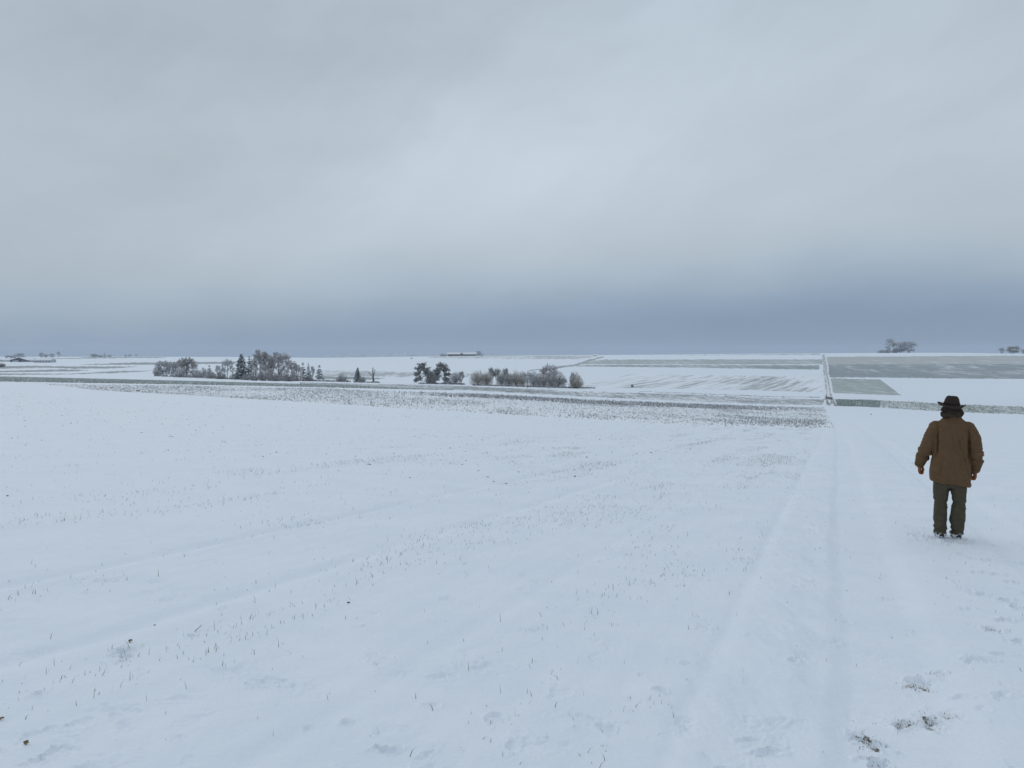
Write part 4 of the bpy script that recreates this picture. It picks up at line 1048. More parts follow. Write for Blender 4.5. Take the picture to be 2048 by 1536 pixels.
def barn(name, X, Yb, L_, W_, eave, ridge, rz, label, wall, doors=(), wins=(), group=None):
    """ridge along local x; doors/windows on the -y long side or gable ('g', y0, w, z0, h)"""
    g = gpt(X, Yb); o = empty(name, g, rz); tag(o, label, 'barn', group)
    V = []; Fc = []
    hl, hw = L_ / 2, W_ / 2
    V = [(-hl, -hw, -.8), (hl, -hw, -.8), (hl, hw, -.8), (-hl, hw, -.8), (-hl, -hw, eave), (hl, -hw, eave), (hl, hw, eave), (-hl, hw, eave), (-hl, 0, ridge), (hl, 0, ridge)]
    Fc = [(0, 1, 5, 4), (2, 3, 7, 6), (1, 2, 6, 9, 5), (3, 0, 4, 8, 7), (0, 3, 2, 1), (4, 5, 9, 8), (7, 8, 9, 6)]
    obj('wall', mkmesh('wall', V, Fc, M[wall]), o)
    ov, th = .5, .35
    sl_ = (ridge - eave) / hw
    RV = []; RF = []
    prof = [(-hw - ov, eave - ov * sl_ + .03), (0, ridge + .03), (hw + ov, eave - ov * sl_ + .03), (hw + ov, eave - ov * sl_ + th), (0, ridge + th), (-hw - ov, eave - ov * sl_ + th)]
    for xx_ in (-hl - ov, hl + ov):
        for y_, z_ in prof: RV.append((xx_, y_, z_))
    for j in range(6): RF.append((j, (j + 1) % 6, 6 + (j + 1) % 6, 6 + j))
    RF += [(0, 5, 4, 1), (1, 4, 3, 2), (6, 7, 10, 11), (7, 8, 9, 10)]
    obj('roof', mkmesh('roof', RV, RF, M['roofsnow']), o)
    for nm, lst in (('door', doors), ('window', wins)):
        for sd, c0, w_, z0, h_ in lst:
            v, f = [], []
            if sd == 's': box(v, f, c0 - w_ / 2, c0 + w_ / 2, -hw - .06, -hw + .1, z0, z0 + h_)
            elif sd == 'g-': box(v, f, -hl - .06, -hl + .1, c0 - w_ / 2, c0 + w_ / 2, z0, z0 + h_)
            else: box(v, f, hl - .1, hl + .06, c0 - w_ / 2, c0 + w_ / 2, z0, z0 + h_)
            obj(nm, mkmesh(nm, v, f, M['dark']), o)
    return o
def mpp(X, Y): g = gpt(X, Y); return g.y / F
s = mpp(45, 723.3)
barn('barn', 47, 723.4, 26, 30 * s, 3.2 * s, 8.6 * s, R(90 + 14), 'big dark barn with a snowy roof and gable end at the left edge', 'barnwall', doors=[('g-', 0, 4.5, -.5, 3.6), ('g-', 6, 3.0, -.5, 3)], group='farm buildings at the left edge')
barn('barn', 16, 722.6, 26 * s, 12, 1.8 * s, 5.0 * s, R(4), 'low farm building with white roof left of the big dark barn', 'barnwall', doors=[('s', -4, 3, -.5, 2)], wins=[('s', 3, 1.2, .6, .8)], group='farm buildings at the left edge')
barn('barn', 33, 723.9, 9 * s, 5, 1.4 * s, 2.6 * s, R(0), 'small white shed in front of the big dark barn', 'palewall', group='farm buildings at the left edge')
barn('hall', 90, 725, 32 * s, 9, 4.4 * s, 6.8 * s, R(-3), 'long pale low hall with dark openings right of the barns', 'palewall', wins=[('s', k_ * 3.1 - 8, .8, .3, 1.3) for k_ in range(6)], group='farm buildings at the left edge')
barn('shed', 68, 723.5, 9 * s, 5, 2.6 * s, 4.6 * s, R(0), 'small pale shed between the big barn and the low hall', 'palewall', wins=[('s', 0, 1, .4, .8)], group='farm buildings at the left edge')
s = mpp(920, 711.4)
GF = 'barns of the far hilltop farm'
barn('barn', 908, 711.6, 25 * s, 9, 3.9 * s, 6.9 * s, R(3), 'left brown barn of the far hilltop farm', 'brick', doors=[('s', -4, 3, -.3, 2.2), ('s', 3.5, 3, -.3, 2.2)], wins=[('s', 7, 1.2, .8, 1)], group=GF)
barn('barn', 925, 711.7, 14, 9 * s, 2.8 * s, 6.2 * s, R(84), 'middle barn of the far farm with its gable facing the fields', 'brick', doors=[('g-', 0, 2.4, -.3, 2.4)], group=GF)
barn('barn', 941, 711.5, 24 * s, 9, 3.4 * s, 6.6 * s, R(-3), 'right barn of the far hilltop farm with bright snowy roof', 'barnwall', wins=[('s', -4, 1.2, .6, .9), ('s', 0, 1.2, .6, .9), ('s', 4, 1.2, .6, .9)], group=GF)
barn('shed', 916, 712.0, 7 * s, 4, 1.1 * s, 1.9 * s, R(0), 'small white shed in front of the hilltop barns', 'palewall', group=GF)
s = mpp(1190, 711)
barn('shed', 1190, 711.3, 8 * s, 4, 1.2 * s, 2.2 * s, R(0), 'tiny snow covered shed on the skyline where a hedge line meets it', 'palewall')

# ------------------------------------------------------------------ small things in the near snow
def near_pt(X, Y):
    x, y = zsimple(X, Y); return Vector((x, y, float(zfull(np.array([x]), np.array([y]))[0])))
p = near_pt(395, 1262)
V, Fc = [], []; tube(V, Fc, [(-.022, -.03, -.012), (-.008, -.008, .014), (.008, .018, .028), (.016, .03, .040)], [.0026, .0026, .0024, .0012], 6); tube(V, Fc, [(.004, .012, .024), (.016, .012, .034)], [.0016, .0008], 5)
o = obj('twig', mkmesh('twig', V, Fc, M['straw'], True)); o.location = p; tag(o, 'short brown twig sticking out of the snow at lower left', 'twig')
p = near_pt(262, 1287)
def leafmesh(s, curl, seed):
    rn = random.Random(seed); V, Fc = [], []
    n, m_ = 9, 5
    for i in range(n):
        f = i / (n - 1); w = math.sin(f * math.pi) ** .8 * .42 + .02
        for j in range(m_):
            g_ = (j / (m_ - 1) - .5) * 2
            V.append(((f - .5) * s, g_ * w * s * (1 + .15 * rn.random()), abs(g_) * curl * s * .35 + math.sin(f * 3) * .16 * s + rn.uniform(-.02, .02) * s))
    for i in range(n - 1):
        for j in range(m_ - 1): a = i * m_ + j; Fc.append((a, a + 1, a + m_ + 1, a + m_))
    nv = len(V); V += [(x, y, z - .0012) for x, y, z in V]; Fc += [tuple(nv + k for k in f[::-1]) for f in Fc[:]]
    return V, Fc
for (X, Y, s_, cl, lb, mt) in [(262, 1286, .026, 1.2, 'curled brown leaf lying on the snow at lower left', 'straw'), (55, 1492, .024, 1.6, 'curled yellowish leaf in the bottom left corner', 'straw'), (4, 1440, .02, 1.0, 'pale dry leaf at the left edge near the bottom', 'straw')]:
    v, f = leafmesh(s_, cl, int(X)); o = obj('dry_leaf', mkmesh('dry_leaf', v, f, M[mt], True)); o.location = near_pt(X, Y) + Vector((0, 0, .004)); o.rotation_euler = (.3, .2, X); tag(o, lb, 'leaf')
def clod(X, Y, s_, lb, seed):
    rn = random.Random(seed); V = []; Fc = []
    import bmesh
    bm = bmesh.new(); bmesh.ops.create_icosphere(bm, subdivisions=2, radius=1)
    for v in bm.verts:
        q = .75 + .5 * rn.random(); v.co = Vector((v.co.x * s_ * q, v.co.y * s_ * .8 * q, v.co.z * s_ * .7 * q))
    me = bpy.data.meshes.new('soil_clod'); bm.to_mesh(me); bm.free(); me.materials.append(M['clod'])
    o = obj('soil_clod', me); o.location = near_pt(X, Y) + Vector((0, 0, s_ * .3)); tag(o, lb, 'clod', 'single dark clods lying on the snow')
clod(309, 1244, .007, 'small black clod above the curled brown leaf', 1)
clod(697, 1206, .011, 'black clod in the snow left of centre', 2)
clod(226, 1316, .007, 'small dark clod at the end of a snow furrow', 3)
clod(275, 782, .15, 'dark clump at the lower edge of the speckled weed field', 4)
clod(1150, 953, .02, 'small dark clod in the middle of the field', 5)
clod(1742, 829, .16, 'dark clod on the snow right of the weed field', 6)
clod(15, 992, .014, 'small dark clod at the left edge of the field', 7)

# ------------------------------------------------------------------ the walker
def sdf_remesh(name, V, Fc, voxel, smooth=4):
    me = bpy.data.meshes.new('tmp'); me.from_pydata(V, [], Fc); me.update()
    o = bpy.data.objects.new('tmp', me); col.objects.link(o)
    m = o.modifiers.new('r', 'REMESH'); m.mode = 'VOXEL'; m.voxel_size = voxel; m.use_smooth_shade = True
    if smooth:
        s_ = o.modifiers.new('s', 'SMOOTH'); s_.iterations = smooth; s_.factor = .5
    dg = bpy.context.evaluated_depsgraph_get(); dg.update()
    r_ = bpy.data.meshes.new_from_object(o.evaluated_get(dg)); r_.name = name
    bpy.data.objects.remove(o); bpy.data.meshes.remove(me)
    return r_
def loft(V, Fc, rings, k=28):
    """rings: (cx, cy, z, hw, hd, power) horizontal superellipse sections"""
    b0 = len(V)
    for (x0, y0, z0, hw, hd, pw) in rings:
        for j in range(k):
            a = 2 * math.pi * j / k; c_, s_ = math.cos(a), math.sin(a)
            V.append((x0 + hw * math.copysign(abs(c_) ** (2 / pw), c_), y0 + hd * math.copysign(abs(s_) ** (2 / pw), s_), z0))
    for i in range(len(rings) - 1):
        for j in range(k): Fc.append((b0 + i * k + j, b0 + i * k + (j + 1) % k, b0 + (i + 1) * k + (j + 1) % k, b0 + (i + 1) * k + j))
    Fc.append(tuple(b0 + j for j in range(k))[::-1]); Fc.append(tuple(b0 + (len(rings) - 1) * k + j for j in range(k)))
def ball(V, Fc, c, rx, ry, rz, n=12):
    b0 = len(V); m_ = n * 2
    for i in range(1, n):
        th = math.pi * i / n
        for j in range(m_): a = 2 * math.pi * j / m_; V.append((c[0] + rx * math.sin(th) * math.cos(a), c[1] + ry * math.sin(th) * math.sin(a), c[2] + rz * math.cos(th)))
    V.append((c[0], c[1], c[2] + rz)); V.append((c[0], c[1], c[2] - rz)); t_, u_ = len(V) - 2, len(V) - 1
    for i in range(n - 2):
        for j in range(m_): Fc.append((b0 + i * m_ + j, b0 + (i + 1) * m_ + j, b0 + (i + 1) * m_ + (j + 1) % m_, b0 + i * m_ + (j + 1) % m_))
    for j in range(m_): Fc.append((t_, b0 + j, b0 + (j + 1) % m_)); Fc.append((u_, b0 + (n - 2) * m_ + (j + 1) % m_, b0 + (n - 2) * m_ + j))
def limb(V, Fc, pts, rad, k=16, sub=6):
    P = [Vector(p) for p in pts]; PP = []; RR = []
    for i in range(len(P) - 1):
        p0, p1, p2, p3 = P[max(i - 1, 0)], P[i], P[i + 1], P[min(i + 2, len(P) - 1)]
        for s_ in range(sub):
            t = s_ / sub
            PP.append(.5 * ((2 * p1) + (p2 - p0) * t + (2 * p0 - 5 * p1 + 4 * p2 - p3) * t * t + (-p0 + 3 * p1 - 3 * p2 + p3) * t ** 3)); RR.append(rad[i] * (1 - t) + rad[i + 1] * t)
    PP.append(P[-1]); RR.append(rad[-1])
    tube(V, Fc, PP, RR, k); ball(V, Fc, PP[0], RR[0], RR[0], RR[0], 8); ball(V, Fc, PP[-1], RR[-1], RR[-1], RR[-1], 8)
def disp(me, fn):
    n = len(me.vertices); co = np.zeros(n * 3, np.float32); me.vertices.foreach_get('co', co); no = np.zeros(n * 3, np.float32); me.vertices.foreach_get('normal', no)
    co = co.reshape(-1, 3).astype(float); no = no.reshape(-1, 3)
    d_ = fn(co, no); co = co + no * d_[:, None]
    me.vertices.foreach_set('co', co.astype(np.float32).ravel()); me.update()
    me.polygons.foreach_set('use_smooth', np.ones(len(me.polygons), bool))

def cloth(name, c1, c2, rough=.9, bump=.0015, snowy=0, sheen=.15, bs=260):
    m, t, b = mat(name); nb = NB(t)
    c = nb.mix(nb.ramp(nb.noise(14, 4, .6), .3, .7), c1, c2)
    if snowy:
        sp_ = nb.n('ShaderNodeSeparateXYZ'); nb.l(nb.obj(), sp_.inputs[0])
        k = nb.math('MULTIPLY', nb.ramp(nb.math('MULTIPLY', sp_.outputs['Z'], -1), -snowy, -snowy * .15), 1.0)
        k = nb.ramp(nb.math('ADD', k, nb.math('MULTIPLY', nb.noise(45, 4, .7), 1.6)), 1.45, 1.55)
        c = nb.mix(k, c, (.75, .78, .82))
    else:
        vo = nb.n('ShaderNodeTexVoronoi'); nb.l(nb.obj(), vo.inputs['Vector']); vo.inputs['Scale'].default_value = 9; 
        k = nb.ramp(vo.outputs['Distance'], .045, .03)
        c = nb.mix(nb.math('MULTIPLY', k, .5), c, (.6, .62, .65))
    t.links.new(c, b.inputs['Base Color']); b.inputs['Roughness'].default_value = rough
    b.inputs['Sheen Weight'].default_value = sheen * 0
    t.links.new(nb.bump(nb.math('ADD', nb.noise(bs, 3, .6), nb.math('MULTIPLY', nb.noise(28, 3, .6), 1.0)), bump, .8), b.inputs['Normal'])
    return m
M['jacket'] = cloth('brown_canvas_jacket', (.122, .070, .035), (.136, .079, .040))
M['trouser'] = cloth('olive_grey_trousers', (.066, .055, .035), (.082, .070, .045), snowy=.16)
M['hatfelt'] = cloth('dark_brown_felt', (.028, .018, .014), (.042, .028, .021))
M['hatband'] = cloth('hat_band', (.012, .009, .008), (.02, .015, .012))
M['scarf'] = cloth('dark_wool_scarf', (.018, .013, .010), (.055, .040, .028), bump=.003)
M['boot'] = cloth('dark_leather_boots', (.02, .016, .013), (.04, .03, .024), rough=.5, snowy=.1, sheen=0)
M['sole'] = cloth('rubber_sole', (.012, .012, .012), (.02, .02, .02), snowy=.05)
M['glove'] = cloth('rust_brown_gloves', (.20, .070, .024), (.27, .10, .035), rough=.7)
M['skin'] = plain('skin', (.50, .30, .22), (.58, .36, .27), rough=.55, scale=20)
M['hair'] = plain('dark_hair', (.02, .016, .013), (.05, .04, .035), rough=.6, scale=60)
M['eye'] = plain('eye', (.05, .04, .03), (.7, .7, .7), rough=.2, scale=200)

pz = float(zfull(np.array([PX]), np.array([PY]))[0])
person = empty('person', (PX, PY, pz - .012), -R(27))
tag(person, 'person seen from behind in a brown jacket, felt hat and olive trousers standing in snow', 'person')

ARM = {-1: dict(p=[(-.165, -.005, 1.41), (-.225, -.015, 1.28), (-.278, -.02, 1.12), (-.315, .035, 1.01), (-.338, .085, .93)], r=[.078, .080, .074, .066, .054]),
       1: dict(p=[(.178, -.005, 1.41), (.238, -.015, 1.28), (.266, -.02, 1.10), (.274, .02, .99), (.266, .06, .90)], r=[.078, .080, .074, .066, .054])}
# body: one continuous figure under the clothes
V, Fc = [], []
loft(V, Fc, [(0, 0, .80, .14, .10, 2.2), (0, 0, .95, .15, .10, 2.2), (0, 0, 1.10, .145, .10, 2.2), (0, 0, 1.30, .165, .105, 2.2), (0, 0, 1.42, .15, .09, 2.2), (0, 0, 1.48, .08, .06, 2)], 24)
for s_ in (-1, 1):
    limb(V, Fc, [(s_ * .085, 0, .84), (s_ * .098, .005, .48), (s_ * .098, -.01, .3), (s_ * .098, -.005, .09)], [.075, .05, .046, .034])
    limb(V, Fc, [(s_ * .098, -.03, .05), (s_ * .11, .13, .035)], [.032, .024])
    a_ = ARM[s_]; limb(V, Fc, a_['p'], [.045, .042, .036, .03, .024]); 
limb(V, Fc, [(0, 0, 1.44), (0, .015, 1.58)], [.055, .052])
ball(V, Fc, (0, .02, 1.665), .074, .092, .112, 14)
ball(V, Fc, (0, .075, 1.60), .042, .035, .04, 10)
ball(V, Fc, (0, .115, 1.655), .013, .016, .02, 8)          # nose
ball(V, Fc, (0, .112, 1.645), .017, .014, .010, 8)
for s_ in (-1, 1):
    ball(V, Fc, (s_ * .076, .015, 1.655), .010, .020, .032, 8)   # ears
    ball(V, Fc, (s_ * .034, .088, 1.638), .02, .018, .016, 8)  # cheeks
ball(V, Fc, (0, .103, 1.688), .045, .012, .008, 8)           # brow
ball(V, Fc, (0, .108, 1.615), .022, .010, .006, 8); ball(V, Fc, (0, .106, 1.603), .020, .010, .006, 8)
for s_ in (-1, 1):  # hands inside the gloves
    e = Vector(ARM[s_]['p'][-1]); limb(V, Fc, [e, e + Vector((-s_ * .006, .015, -.06))], [.022, .022])
me = sdf_remesh('body', V, Fc, .006, 3); me.materials.append(M['skin'])
me.polygons.foreach_set('use_smooth', np.ones(len(me.polygons), bool))
body = obj('body', me, person)
for s_ in (-1, 1):
    V, Fc = [], []; ball(V, Fc, (s_ * .031, .104, 1.668), .010, .008, .008, 8); obj('eye', mkmesh('eye', V, Fc, M['eye'], True), body)
V, Fc = [], []; ball(V, Fc, (0, -.008, 1.675), .082, .096, .108, 14)
V = [(x, y, max(z, 1.60)) for x, y, z in V]; V = [(x, min(y, .07), z) for x, y, z in V]
obj('hair', mkmesh('hair', V, Fc, M['hair'], True), body)

# jacket
V, Fc = [], []
loft(V, Fc, [(0, 0, .705, .215, .150, 2.6), (0, 0, .74, .220, .156, 2.6), (-.003, 0, .85, .224, .158, 2.6), (0, 0, 1.0, .212, .150, 2.5), (0, -.002, 1.15, .200, .142, 2.5), (.002, -.005, 1.28, .203, .140, 2.5),
             (.004, -.008, 1.38, .205, .132, 2.5), (.004, -.006, 1.44, .185, .115, 2.4), (.004, 0, 1.485, .145, .098, 2.3), (.003, .006, 1.52, .108, .085, 2.1), (.003, .01, 1.548, .088, .078, 2)], 40)
for s_ in (-1, 1):
    a_ = ARM[s_]; limb(V, Fc, a_['p'], a_['r'], 18)
    ball(V, Fc, (s_ * .165, -.003, 1.405), .088, .088, .08, 12)
me = sdf_remesh('jacket', V, Fc, .0075, 5)
def segd(p, a, b):
    a, b = np.array(a), np.array(b); ab = b - a; t = np.clip(((p - a) @ ab) / (ab @ ab), 0, 1); return np.linalg.norm(p - (a + t[:, None] * ab), axis=1), t
def jfold(co, no):
    x, y, z = co[:, 0], co[:, 1], co[:, 2]
    d_ = np.zeros(len(co))
    arm = np.zeros(len(co))
    for s_ in (-1, 1):
        P_ = ARM[s_]['p']
        best = np.full(len(co), 9.); tt = np.zeros(len(co)); L0 = 0
        for i in range(len(P_) - 1):
            ds_, t_ = segd(co, P_[i], P_[i + 1]); ln = (Vector(P_[i + 1]) - Vector(P_[i])).length
            u_ = ds_ < best; best = np.where(u_, ds_, best); tt = np.where(u_, L0 + t_ * ln, tt); L0 += ln
        isarm = (np.abs(x) > .19) & (best < .1) & (x * s_ > 0)
        am = isarm * sstep(.19, .23, np.abs(x))
        w1 = np.abs(np.sin((tt * 70 + 3.0 * vnoise(x * 12 + s_ * 5, y * 12 + z * 9, 3) * 2.2)))
        d_ += am * ((w1 ** .7 - .55) * (.007 + .010 * sstep(.2, .42, tt)) + .012 * np.exp(-((tt - .335) / .022) ** 2) + .011 * np.exp(-((tt - .43) / .022) ** 2) - .010 * np.exp(-((tt - .385) / .018) ** 2))
        arm = np.maximum(arm, am)
    tor = 1 - arm
    # big hanging folds
    back = tor * (y < .02)
    for (x0, z0, x1, z1, w_, h_) in [(.03, 1.33, .17, .86, .016, .013), (.0, 1.36, .01, 1.12, .014, .009), (.17, .86, .20, .72, .014, .012), (-.155, 1.34, -.165, 1.05, .012, -.014), (.185, 1.38, .195, 1.0, .010, -.012), (.10, 1.15, .19, .95, .02, .007),
                                     (-.18, 1.05, -.12, .80, .02, .008), (-.02, 1.0, -.10, .74, .03, .006), (.06, .98, .09, .72, .03, .006), (-.2, .80, -.1, .77, .012, .007), (-.1, 1.44, -.16, 1.36, .015, -.006), (.13, 1.44, .17, 1.34, .013, -.007)]:
        ab = np.array([x1 - x0, z1 - z0]); pz_ = np.stack([x - x0, z - z0], 1); t_ = np.clip((pz_ @ ab) / (ab @ ab), 0, 1)
        ds_ = np.hypot(pz_[:, 0] - t_ * ab[0], pz_[:, 1] - t_ * ab[1])
        d_ += back * 2.0 * h_ * np.exp(-(ds_ / w_) ** 2) * np.sin(np.clip(t_, .04, .96) * math.pi) ** .5
    d_ += (.012 * (fbm(x * 8 + y * 5, z * 2.6, 2, 4) - .5) + .007 * (np.abs(fbm(x * 7 + z * 2, z * 1.6, 2, 44) - .5) * -4 + .6)) * tor + .003 * (fbm(x * 22, z * 16 + y * 20, 3, 7) - .5)
    for (x0, z0, x1, z1, w_, h_) in [(-.150, 1.43, -.160, 1.24, .009, -.026), (-.160, 1.26, -.172, 1.06, .010, -.030), (.178, 1.42, .186, 1.22, .008, -.022), (.186, 1.24, .196, .98, .009, -.026), (.045, 1.34, .185, .85, .009, -.017), (.0, 1.33, -.005, 1.10, .009, -.010),
                                     (.185, .88, .205, .74, .009, -.018), (-.19, .84, -.10, .815, .008, -.012), (-.20, .79, -.12, .78, .008, -.010), (.02, 1.05, .06, .75, .010, -.008), (-.09, 1.0, -.13, .78, .010, -.009), (.12, 1.30, .14, 1.05, .008, -.009)]:
        ab = np.array([x1 - x0, z1 - z0]); pz_ = np.stack([x - x0 + .006 * np.sin(z * 60), z - z0], 1); t_ = np.clip((pz_ @ ab) / (ab @ ab), 0, 1)
        ds_ = np.hypot(pz_[:, 0] - t_ * ab[0], pz_[:, 1] - t_ * ab[1])
        d_ += (y < .02) * h_ * np.exp(-(ds_ / w_) ** 2) * np.sin(np.clip(t_, .06, .94) * math.pi) ** .4
    # hem rolls
    d_ += .006 * np.exp(-((z - .725) / .012) ** 2) * tor - .004 * np.exp(-((z - .748) / .008) ** 2) * tor
    d_ += .016 * (fbm(np.arctan2(y, x) * 1.6, z * 2, 2, 14) - .5) * sstep(.95, .72, z) * tor
    return d_
disp(me, jfold)
n = len(me.vertices); co = np.zeros(n * 3, np.float32); me.vertices.foreach_get('co', co); co = co.reshape(-1, 3)
low = sstep(.78, .70, co[:, 2]) * (np.abs(co[:, 0]) < .25)
co[:, 2] += low * (-.035 * sstep(-.15, .2, co[:, 0]) + .012 * np.sin(co[:, 0] * 22) + .02)
me.vertices.foreach_set('co', co.ravel()); me.update()
me.materials.append(M['jacket']); jk = obj('jacket', me, person)
# collar roll and side seams
V, Fc = [], []
ring = [(.092 * math.cos(a) + .003, .084 * math.sin(a) + .008, 1.545 + .010 * math.sin(a)) for a in [i * 2 * math.pi / 24 for i in range(25)]]
tube(V, Fc, ring, [.017] * 25, 8, False); obj('collar', mkmesh('collar', V, Fc, M['jacket'], True), jk)
for s_ in (-1, 1):
    e = Vector(ARM[s_]['p'][-1]); d0 = (e - Vector(ARM[s_]['p'][-2])).normalized()
    V, Fc = [], []; tube(V, Fc, [e - d0 * .012, e + d0 * .012, e + d0 * .032, e + d0 * .036], [.057, .060, .055, .045], 18); obj('cuff', mkmesh('cuff', V, Fc, M['jacket'], True), jk)

# trousers
V, Fc = [], []
loft(V, Fc, [(0, 0, .66, .178, .115, 2.5), (0, 0, .75, .18, .12, 2.5), (0, 0, .90, .165, .11, 2.4)], 30)
for s_, R_ in ((-1, [(-.098, 0, .045, .074, .088), (-.1, 0, .10, .073, .086), (-.101, 0, .15, .069, .080), (-.100, 0, .25, .078, .086), (-.101, 0, .40, .076, .088), (-.099, 0, .47, .074, .094), (-.1, 0, .52, .084, .094), (-.102, 0, .62, .094, .108), (-.1, 0, .72, .09, .11)]),
               (1, [(.088, .03, .055, .070, .086), (.088, .03, .10, .070, .084), (.09, .03, .15, .070, .080), (.083, .02, .25, .088, .088), (.092, .015, .36, .082, .088), (.101, .01, .46, .076, .094), (.094, 0, .62, .09, .108), (.092, 0, .72, .086, .11)])):
    loft(V, Fc, [(a, b_, c_, d0, e0, 2.2) for a, b_, c_, d0, e0 in R_], 26)
me = sdf_remesh('trousers', V, Fc, .0075, 3)
def tfold(co, no):
    x, y, z = co[:, 0], co[:, 1], co[:, 2]
    d_ = .022 * (fbm(x * 14 + 3, z * 7 + y * 6, 3, 24) - .5)
    lowk = sstep(.34, .06, z)
    d_ += (np.abs(np.sin(z * 34 + 9 * vnoise(x * 6, y * 6 + z * 5, 6) + 2 * np.sign(x))) ** .8 - .6) * (.001 + .012 * lowk)
    for z0, h_ in ((.47, -.008), (.41, .006), (.54, -.004), (.145, .008), (.11, -.008)): d_ += h_ * np.exp(-((z - z0 + .12 * (x - .1 * np.sign(x))) / .012) ** 2)
    return d_
disp(me, tfold); me.materials.append(M['trouser']); obj('trousers', me, person)

# boots
for s_, (bx_, by_, an) in ((-1, (-.098, -.005, .16)), (1, (.088, .025, -.2))):
    V, Fc = [], []
    loft(V, Fc, [(0, .0, .028, .047, .062, 2.4), (0, 0, .08, .046, .058, 2.2), (0, 0, .15, .048, .055, 2)], 22)
    sec = [(-.075, .036, .055), (-.03, .046, .075), (.03, .045, .085), (.09, .049, .062), (.15, .047, .05), (.195, .034, .04)]
    for k_ in range(len(sec) - 1):
        ball(V, Fc, (0, (sec[k_][0] + sec[k_ + 1][0]) / 2, .028 + sec[k_][2] / 2), sec[k_][1], .045, sec[k_][2] / 2 + .004, 10)
    me = sdf_remesh('boot', V, Fc, .005, 3); me.materials.append(M['boot'])
    b_ = obj('boot', me, person); b_.location = (bx_, by_, 0); b_.rotation_euler = (0, 0, -an if s_ > 0 else an)
    V, Fc = [], []
    k = 26; outl = []
    for j in range(k):
        a = 2 * math.pi * j / k; yy = .062 + .145 * math.sin(a); w_ = (.050 if yy > .06 else .043); outl.append((w_ * math.cos(a), yy))
    for z_, sc in ((0, 1), (.012, 1.02), (.026, 1.0), (.03, .95)):
        for (a, c_) in outl: V.append((a * sc, .062 + (c_ - .062) * sc, z_))
    for i in range(3):
        for j in range(k): Fc.append((i * k + j, i * k + (j + 1) % k, (i + 1) * k + (j + 1) % k, (i + 1) * k + j))
    Fc += [tuple(range(k))[::-1], tuple(3 * k + j for j in range(k))]
    obj('sole', mkmesh('sole', V, Fc, M['sole'], True), b_)

# gloves: loosely curled hands with five fingers
def glove(s_):
    e = Vector(ARM[s_]['p'][-1]); V, Fc = [], []
    # local frame: down = fingers direction, fwd, palm towards body
    dn = Vector((-.05 * -s_, .25, -1)).normalized(); fw = Vector((0, 1, .25)).normalized(); fw = (fw - dn * fw.dot(dn)).normalized(); pm = dn.cross(fw) * (1 if s_ > 0 else 1)
    inn = Vector((-s_, 0, 0)); pm = (inn - dn * inn.dot(dn) - fw * inn.dot(fw)).normalized()
    W = lambda a, b, c: e + (dn * a + fw * b + pm * c) * 1.12
    limb(V, Fc, [W(-.01, 0, 0), W(.03, 0, 0)], [.038, .036], 12)
    # palm as slab of four metacarpals
    for b in (-.030, -.010, .010, .030): limb(V, Fc, [W(.02, b * .6, 0), W(.085, b, .002)], [.0215, .020], 10)
    for b, ln in ((-.033, .78), (-.0115, .95), (.0105, 1.0), (.032, .9)):
        k1 = W(.088, b, .003); k2 = W(.088 + .026 * ln, b * 1.05, .008); k3 = W(.088 + .030 * ln, b * 1.02, .030); k4 = W(.088 + .008 * ln, b * .98, .036)
        limb(V, Fc, [k1, k2, k3, k4], [.0165, .0155, .0145, .0125], 10, 4)
    limb(V, Fc, [W(.025, .026, .008), W(.055, .050, .022), W(.082, .056, .034), W(.100, .048, .044)], [.020, .0175, .0155, .013], 10, 4)
    me = sdf_remesh('glove', V, Fc, .0035, 2); me.materials.append(M['glove']); me.polygons.foreach_set('use_smooth', np.ones(len(me.polygons), bool))
    obj('glove', me, person)
glove(-1); glove(1)

# scarf: two uneven loops and a folded bulge at the back
V, Fc = [], []
for (z0, rx, ry, th, tl, ph) in ((1.575, .098, .092, .030, .014, .4), (1.612, .092, .090, .028, -.012, 1.9), (1.645, .080, .085, .022, .010, 3.0)):
    n_ = 40; pts = []; rd = []
    for i in range(n_ + 1):
        a = i * 2 * math.pi / n_
        pts.append((rx * math.cos(a) + .003, ry * math.sin(a) + .006, z0 + tl * math.sin(a + ph) + .004 * math.sin(3 * a))); rd.append(th * (1 + .16 * math.sin(2 * a + ph) + .08 * math.sin(5 * a)))
    tube(V, Fc, pts, rd, 12, False)
ball(V, Fc, (.02, -.06, 1.595), .085, .04, .04); ball(V, Fc, (.075, -.01, 1.60), .045, .06, .03); ball(V, Fc, (0, .0, 1.60), .075, .075, .05)
ball(V, Fc, (0, .06, 1.575), .06, .05, .03)
me = sdf_remesh('scarf', V, Fc, .006, 3)
disp(me, lambda co, no: (np.abs(np.sin(co[:, 2] * 80 + 4.5 * vnoise(co[:, 0] * 16, co[:, 1] * 16, 5) + co[:, 0] * 18)) ** .6 - .6) * .007)
me.materials.append(M['scarf']); obj('scarf', me, person)

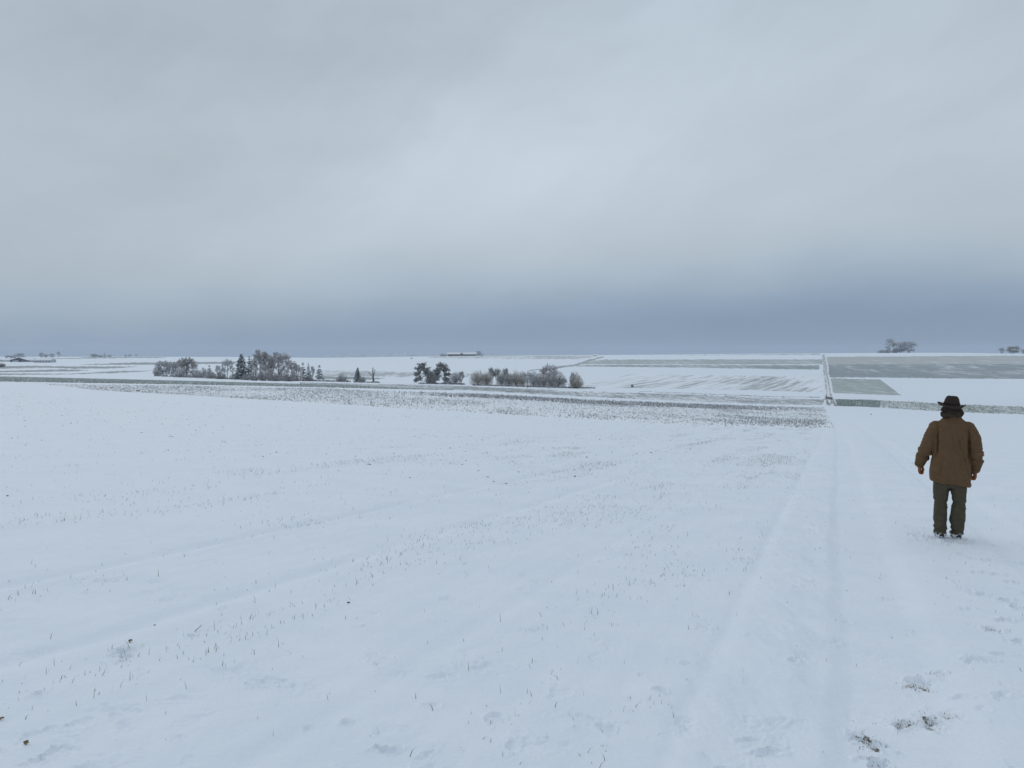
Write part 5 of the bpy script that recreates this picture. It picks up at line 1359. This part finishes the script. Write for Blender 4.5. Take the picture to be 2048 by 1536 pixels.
# hat: pinched felt crown, band, curled brim
hat = empty('hat', (-.004, .002, 1.690)); hat.parent = person; hat.rotation_euler = (R(3), R(4), R(-8))
def hatring(z, hw, hd, k=44, pinch=0, dent=0):
    o_ = []
    for j in range(k):
        a = 2 * math.pi * j / k; f = 1 - pinch * max(0, math.sin(a)) ** 2 * abs(math.cos(a)) * 1.5
        o_.append((hw * math.cos(a) * f, hd * math.sin(a), z + dent * (math.sin(a)) * -.5 + .002 * math.sin(5 * a)))
    return o_
k = 44; V, Fc = [], []
rows = [hatring(-.012, .090, .104), hatring(.01, .0895, .104), hatring(.036, .086, .100, pinch=.05), hatring(.064, .079, .094, pinch=.14), hatring(.086, .071, .087, pinch=.2, dent=.005), hatring(.101, .061, .078, pinch=.24, dent=.008),
        hatring(.110, .048, .066, pinch=.26, dent=.010), hatring(.111, .036, .055, pinch=.24, dent=.010), hatring(.102, .02, .04, pinch=.1, dent=.007), hatring(.097, .006, .02)]
for r_ in rows: V += r_
for i in range(len(rows) - 1):
    for j in range(k): Fc.append((i * k + j, i * k + (j + 1) % k, (i + 1) * k + (j + 1) % k, (i + 1) * k + j))
Fc.append(tuple((len(rows) - 1) * k + j for j in range(k)))
obj('hat_crown', mkmesh('hat_crown', V, Fc, M['hatfelt'], True), hat)
V, Fc = [], []
rows = []
for (q_, th) in ((0, .003), (.25, .003), (.5, .003), (.75, .003), (.97, .003), (1.0, 0), (.97, -.003), (.75, -.003), (.5, -.003), (.25, -.003), (0, -.003)):
    rw = []
    for j in range(k):
        a = 2 * math.pi * j / k
        hw = .086 + .072 * q_; hd = .10 + .07 * q_
        lift = (.030 * abs(math.cos(a)) ** 2.2 - .018 * max(0, math.sin(a)) - .022 * max(0, -math.sin(a)) ** 1.2) * q_ ** 1.6 + .004 * math.sin(3 * a + 1) * q_ - .014 * max(0, math.cos(a)) * q_
        rw.append((hw * math.cos(a), hd * math.sin(a), lift + th - .004))
    rows.append(rw)
for r_ in rows: V += r_
for i in range(len(rows) - 1):
    for j in range(k): Fc.append((i * k + j, (i + 1) * k + j, (i + 1) * k + (j + 1) % k, i * k + (j + 1) % k))
obj('brim', mkmesh('brim', V, Fc, M['hatfelt'], True), hat)
V, Fc = [], []
rows = [hatring(.002, .0905, .105), hatring(.003, .0925, .107), hatring(.026, .0905, .105, pinch=.03), hatring(.027, .088, .102, pinch=.03)]
for r_ in rows: V += r_
for i in range(3):
    for j in range(k): Fc.append((i * k + j, i * k + (j + 1) % k, (i + 1) * k + (j + 1) % k, (i + 1) * k + j))
obj('hat_band', mkmesh('hat_band', V, Fc, M['hatband'], True), hat)

# ------------------------------------------------------------------ haze: even air round everything
V, Fc = [], []
box(V, Fc, -3000, 3000, -1600, 2750, float(min(-75, zf.min() - 1)), 26)
m = bpy.data.materials.new('haze'); m.use_nodes = True; t = m.node_tree; t.nodes.clear()
o_ = t.nodes.new('ShaderNodeOutputMaterial'); v_ = t.nodes.new('ShaderNodeVolumePrincipled'); t.links.new(v_.outputs[0], o_.inputs['Volume'])
v_.inputs['Color'].default_value = (.72, .81, .92, 1); v_.inputs['Density'].default_value = HAZE; v_.inputs['Anisotropy'].default_value = .1
o = obj('haze', mkmesh('haze', V, Fc, m)); tag(o, 'pale blue winter haze over the fields', kind='stuff'); o['category'] = 'haze'
print('zmin', zf.min(), 'sprouts', nspr)
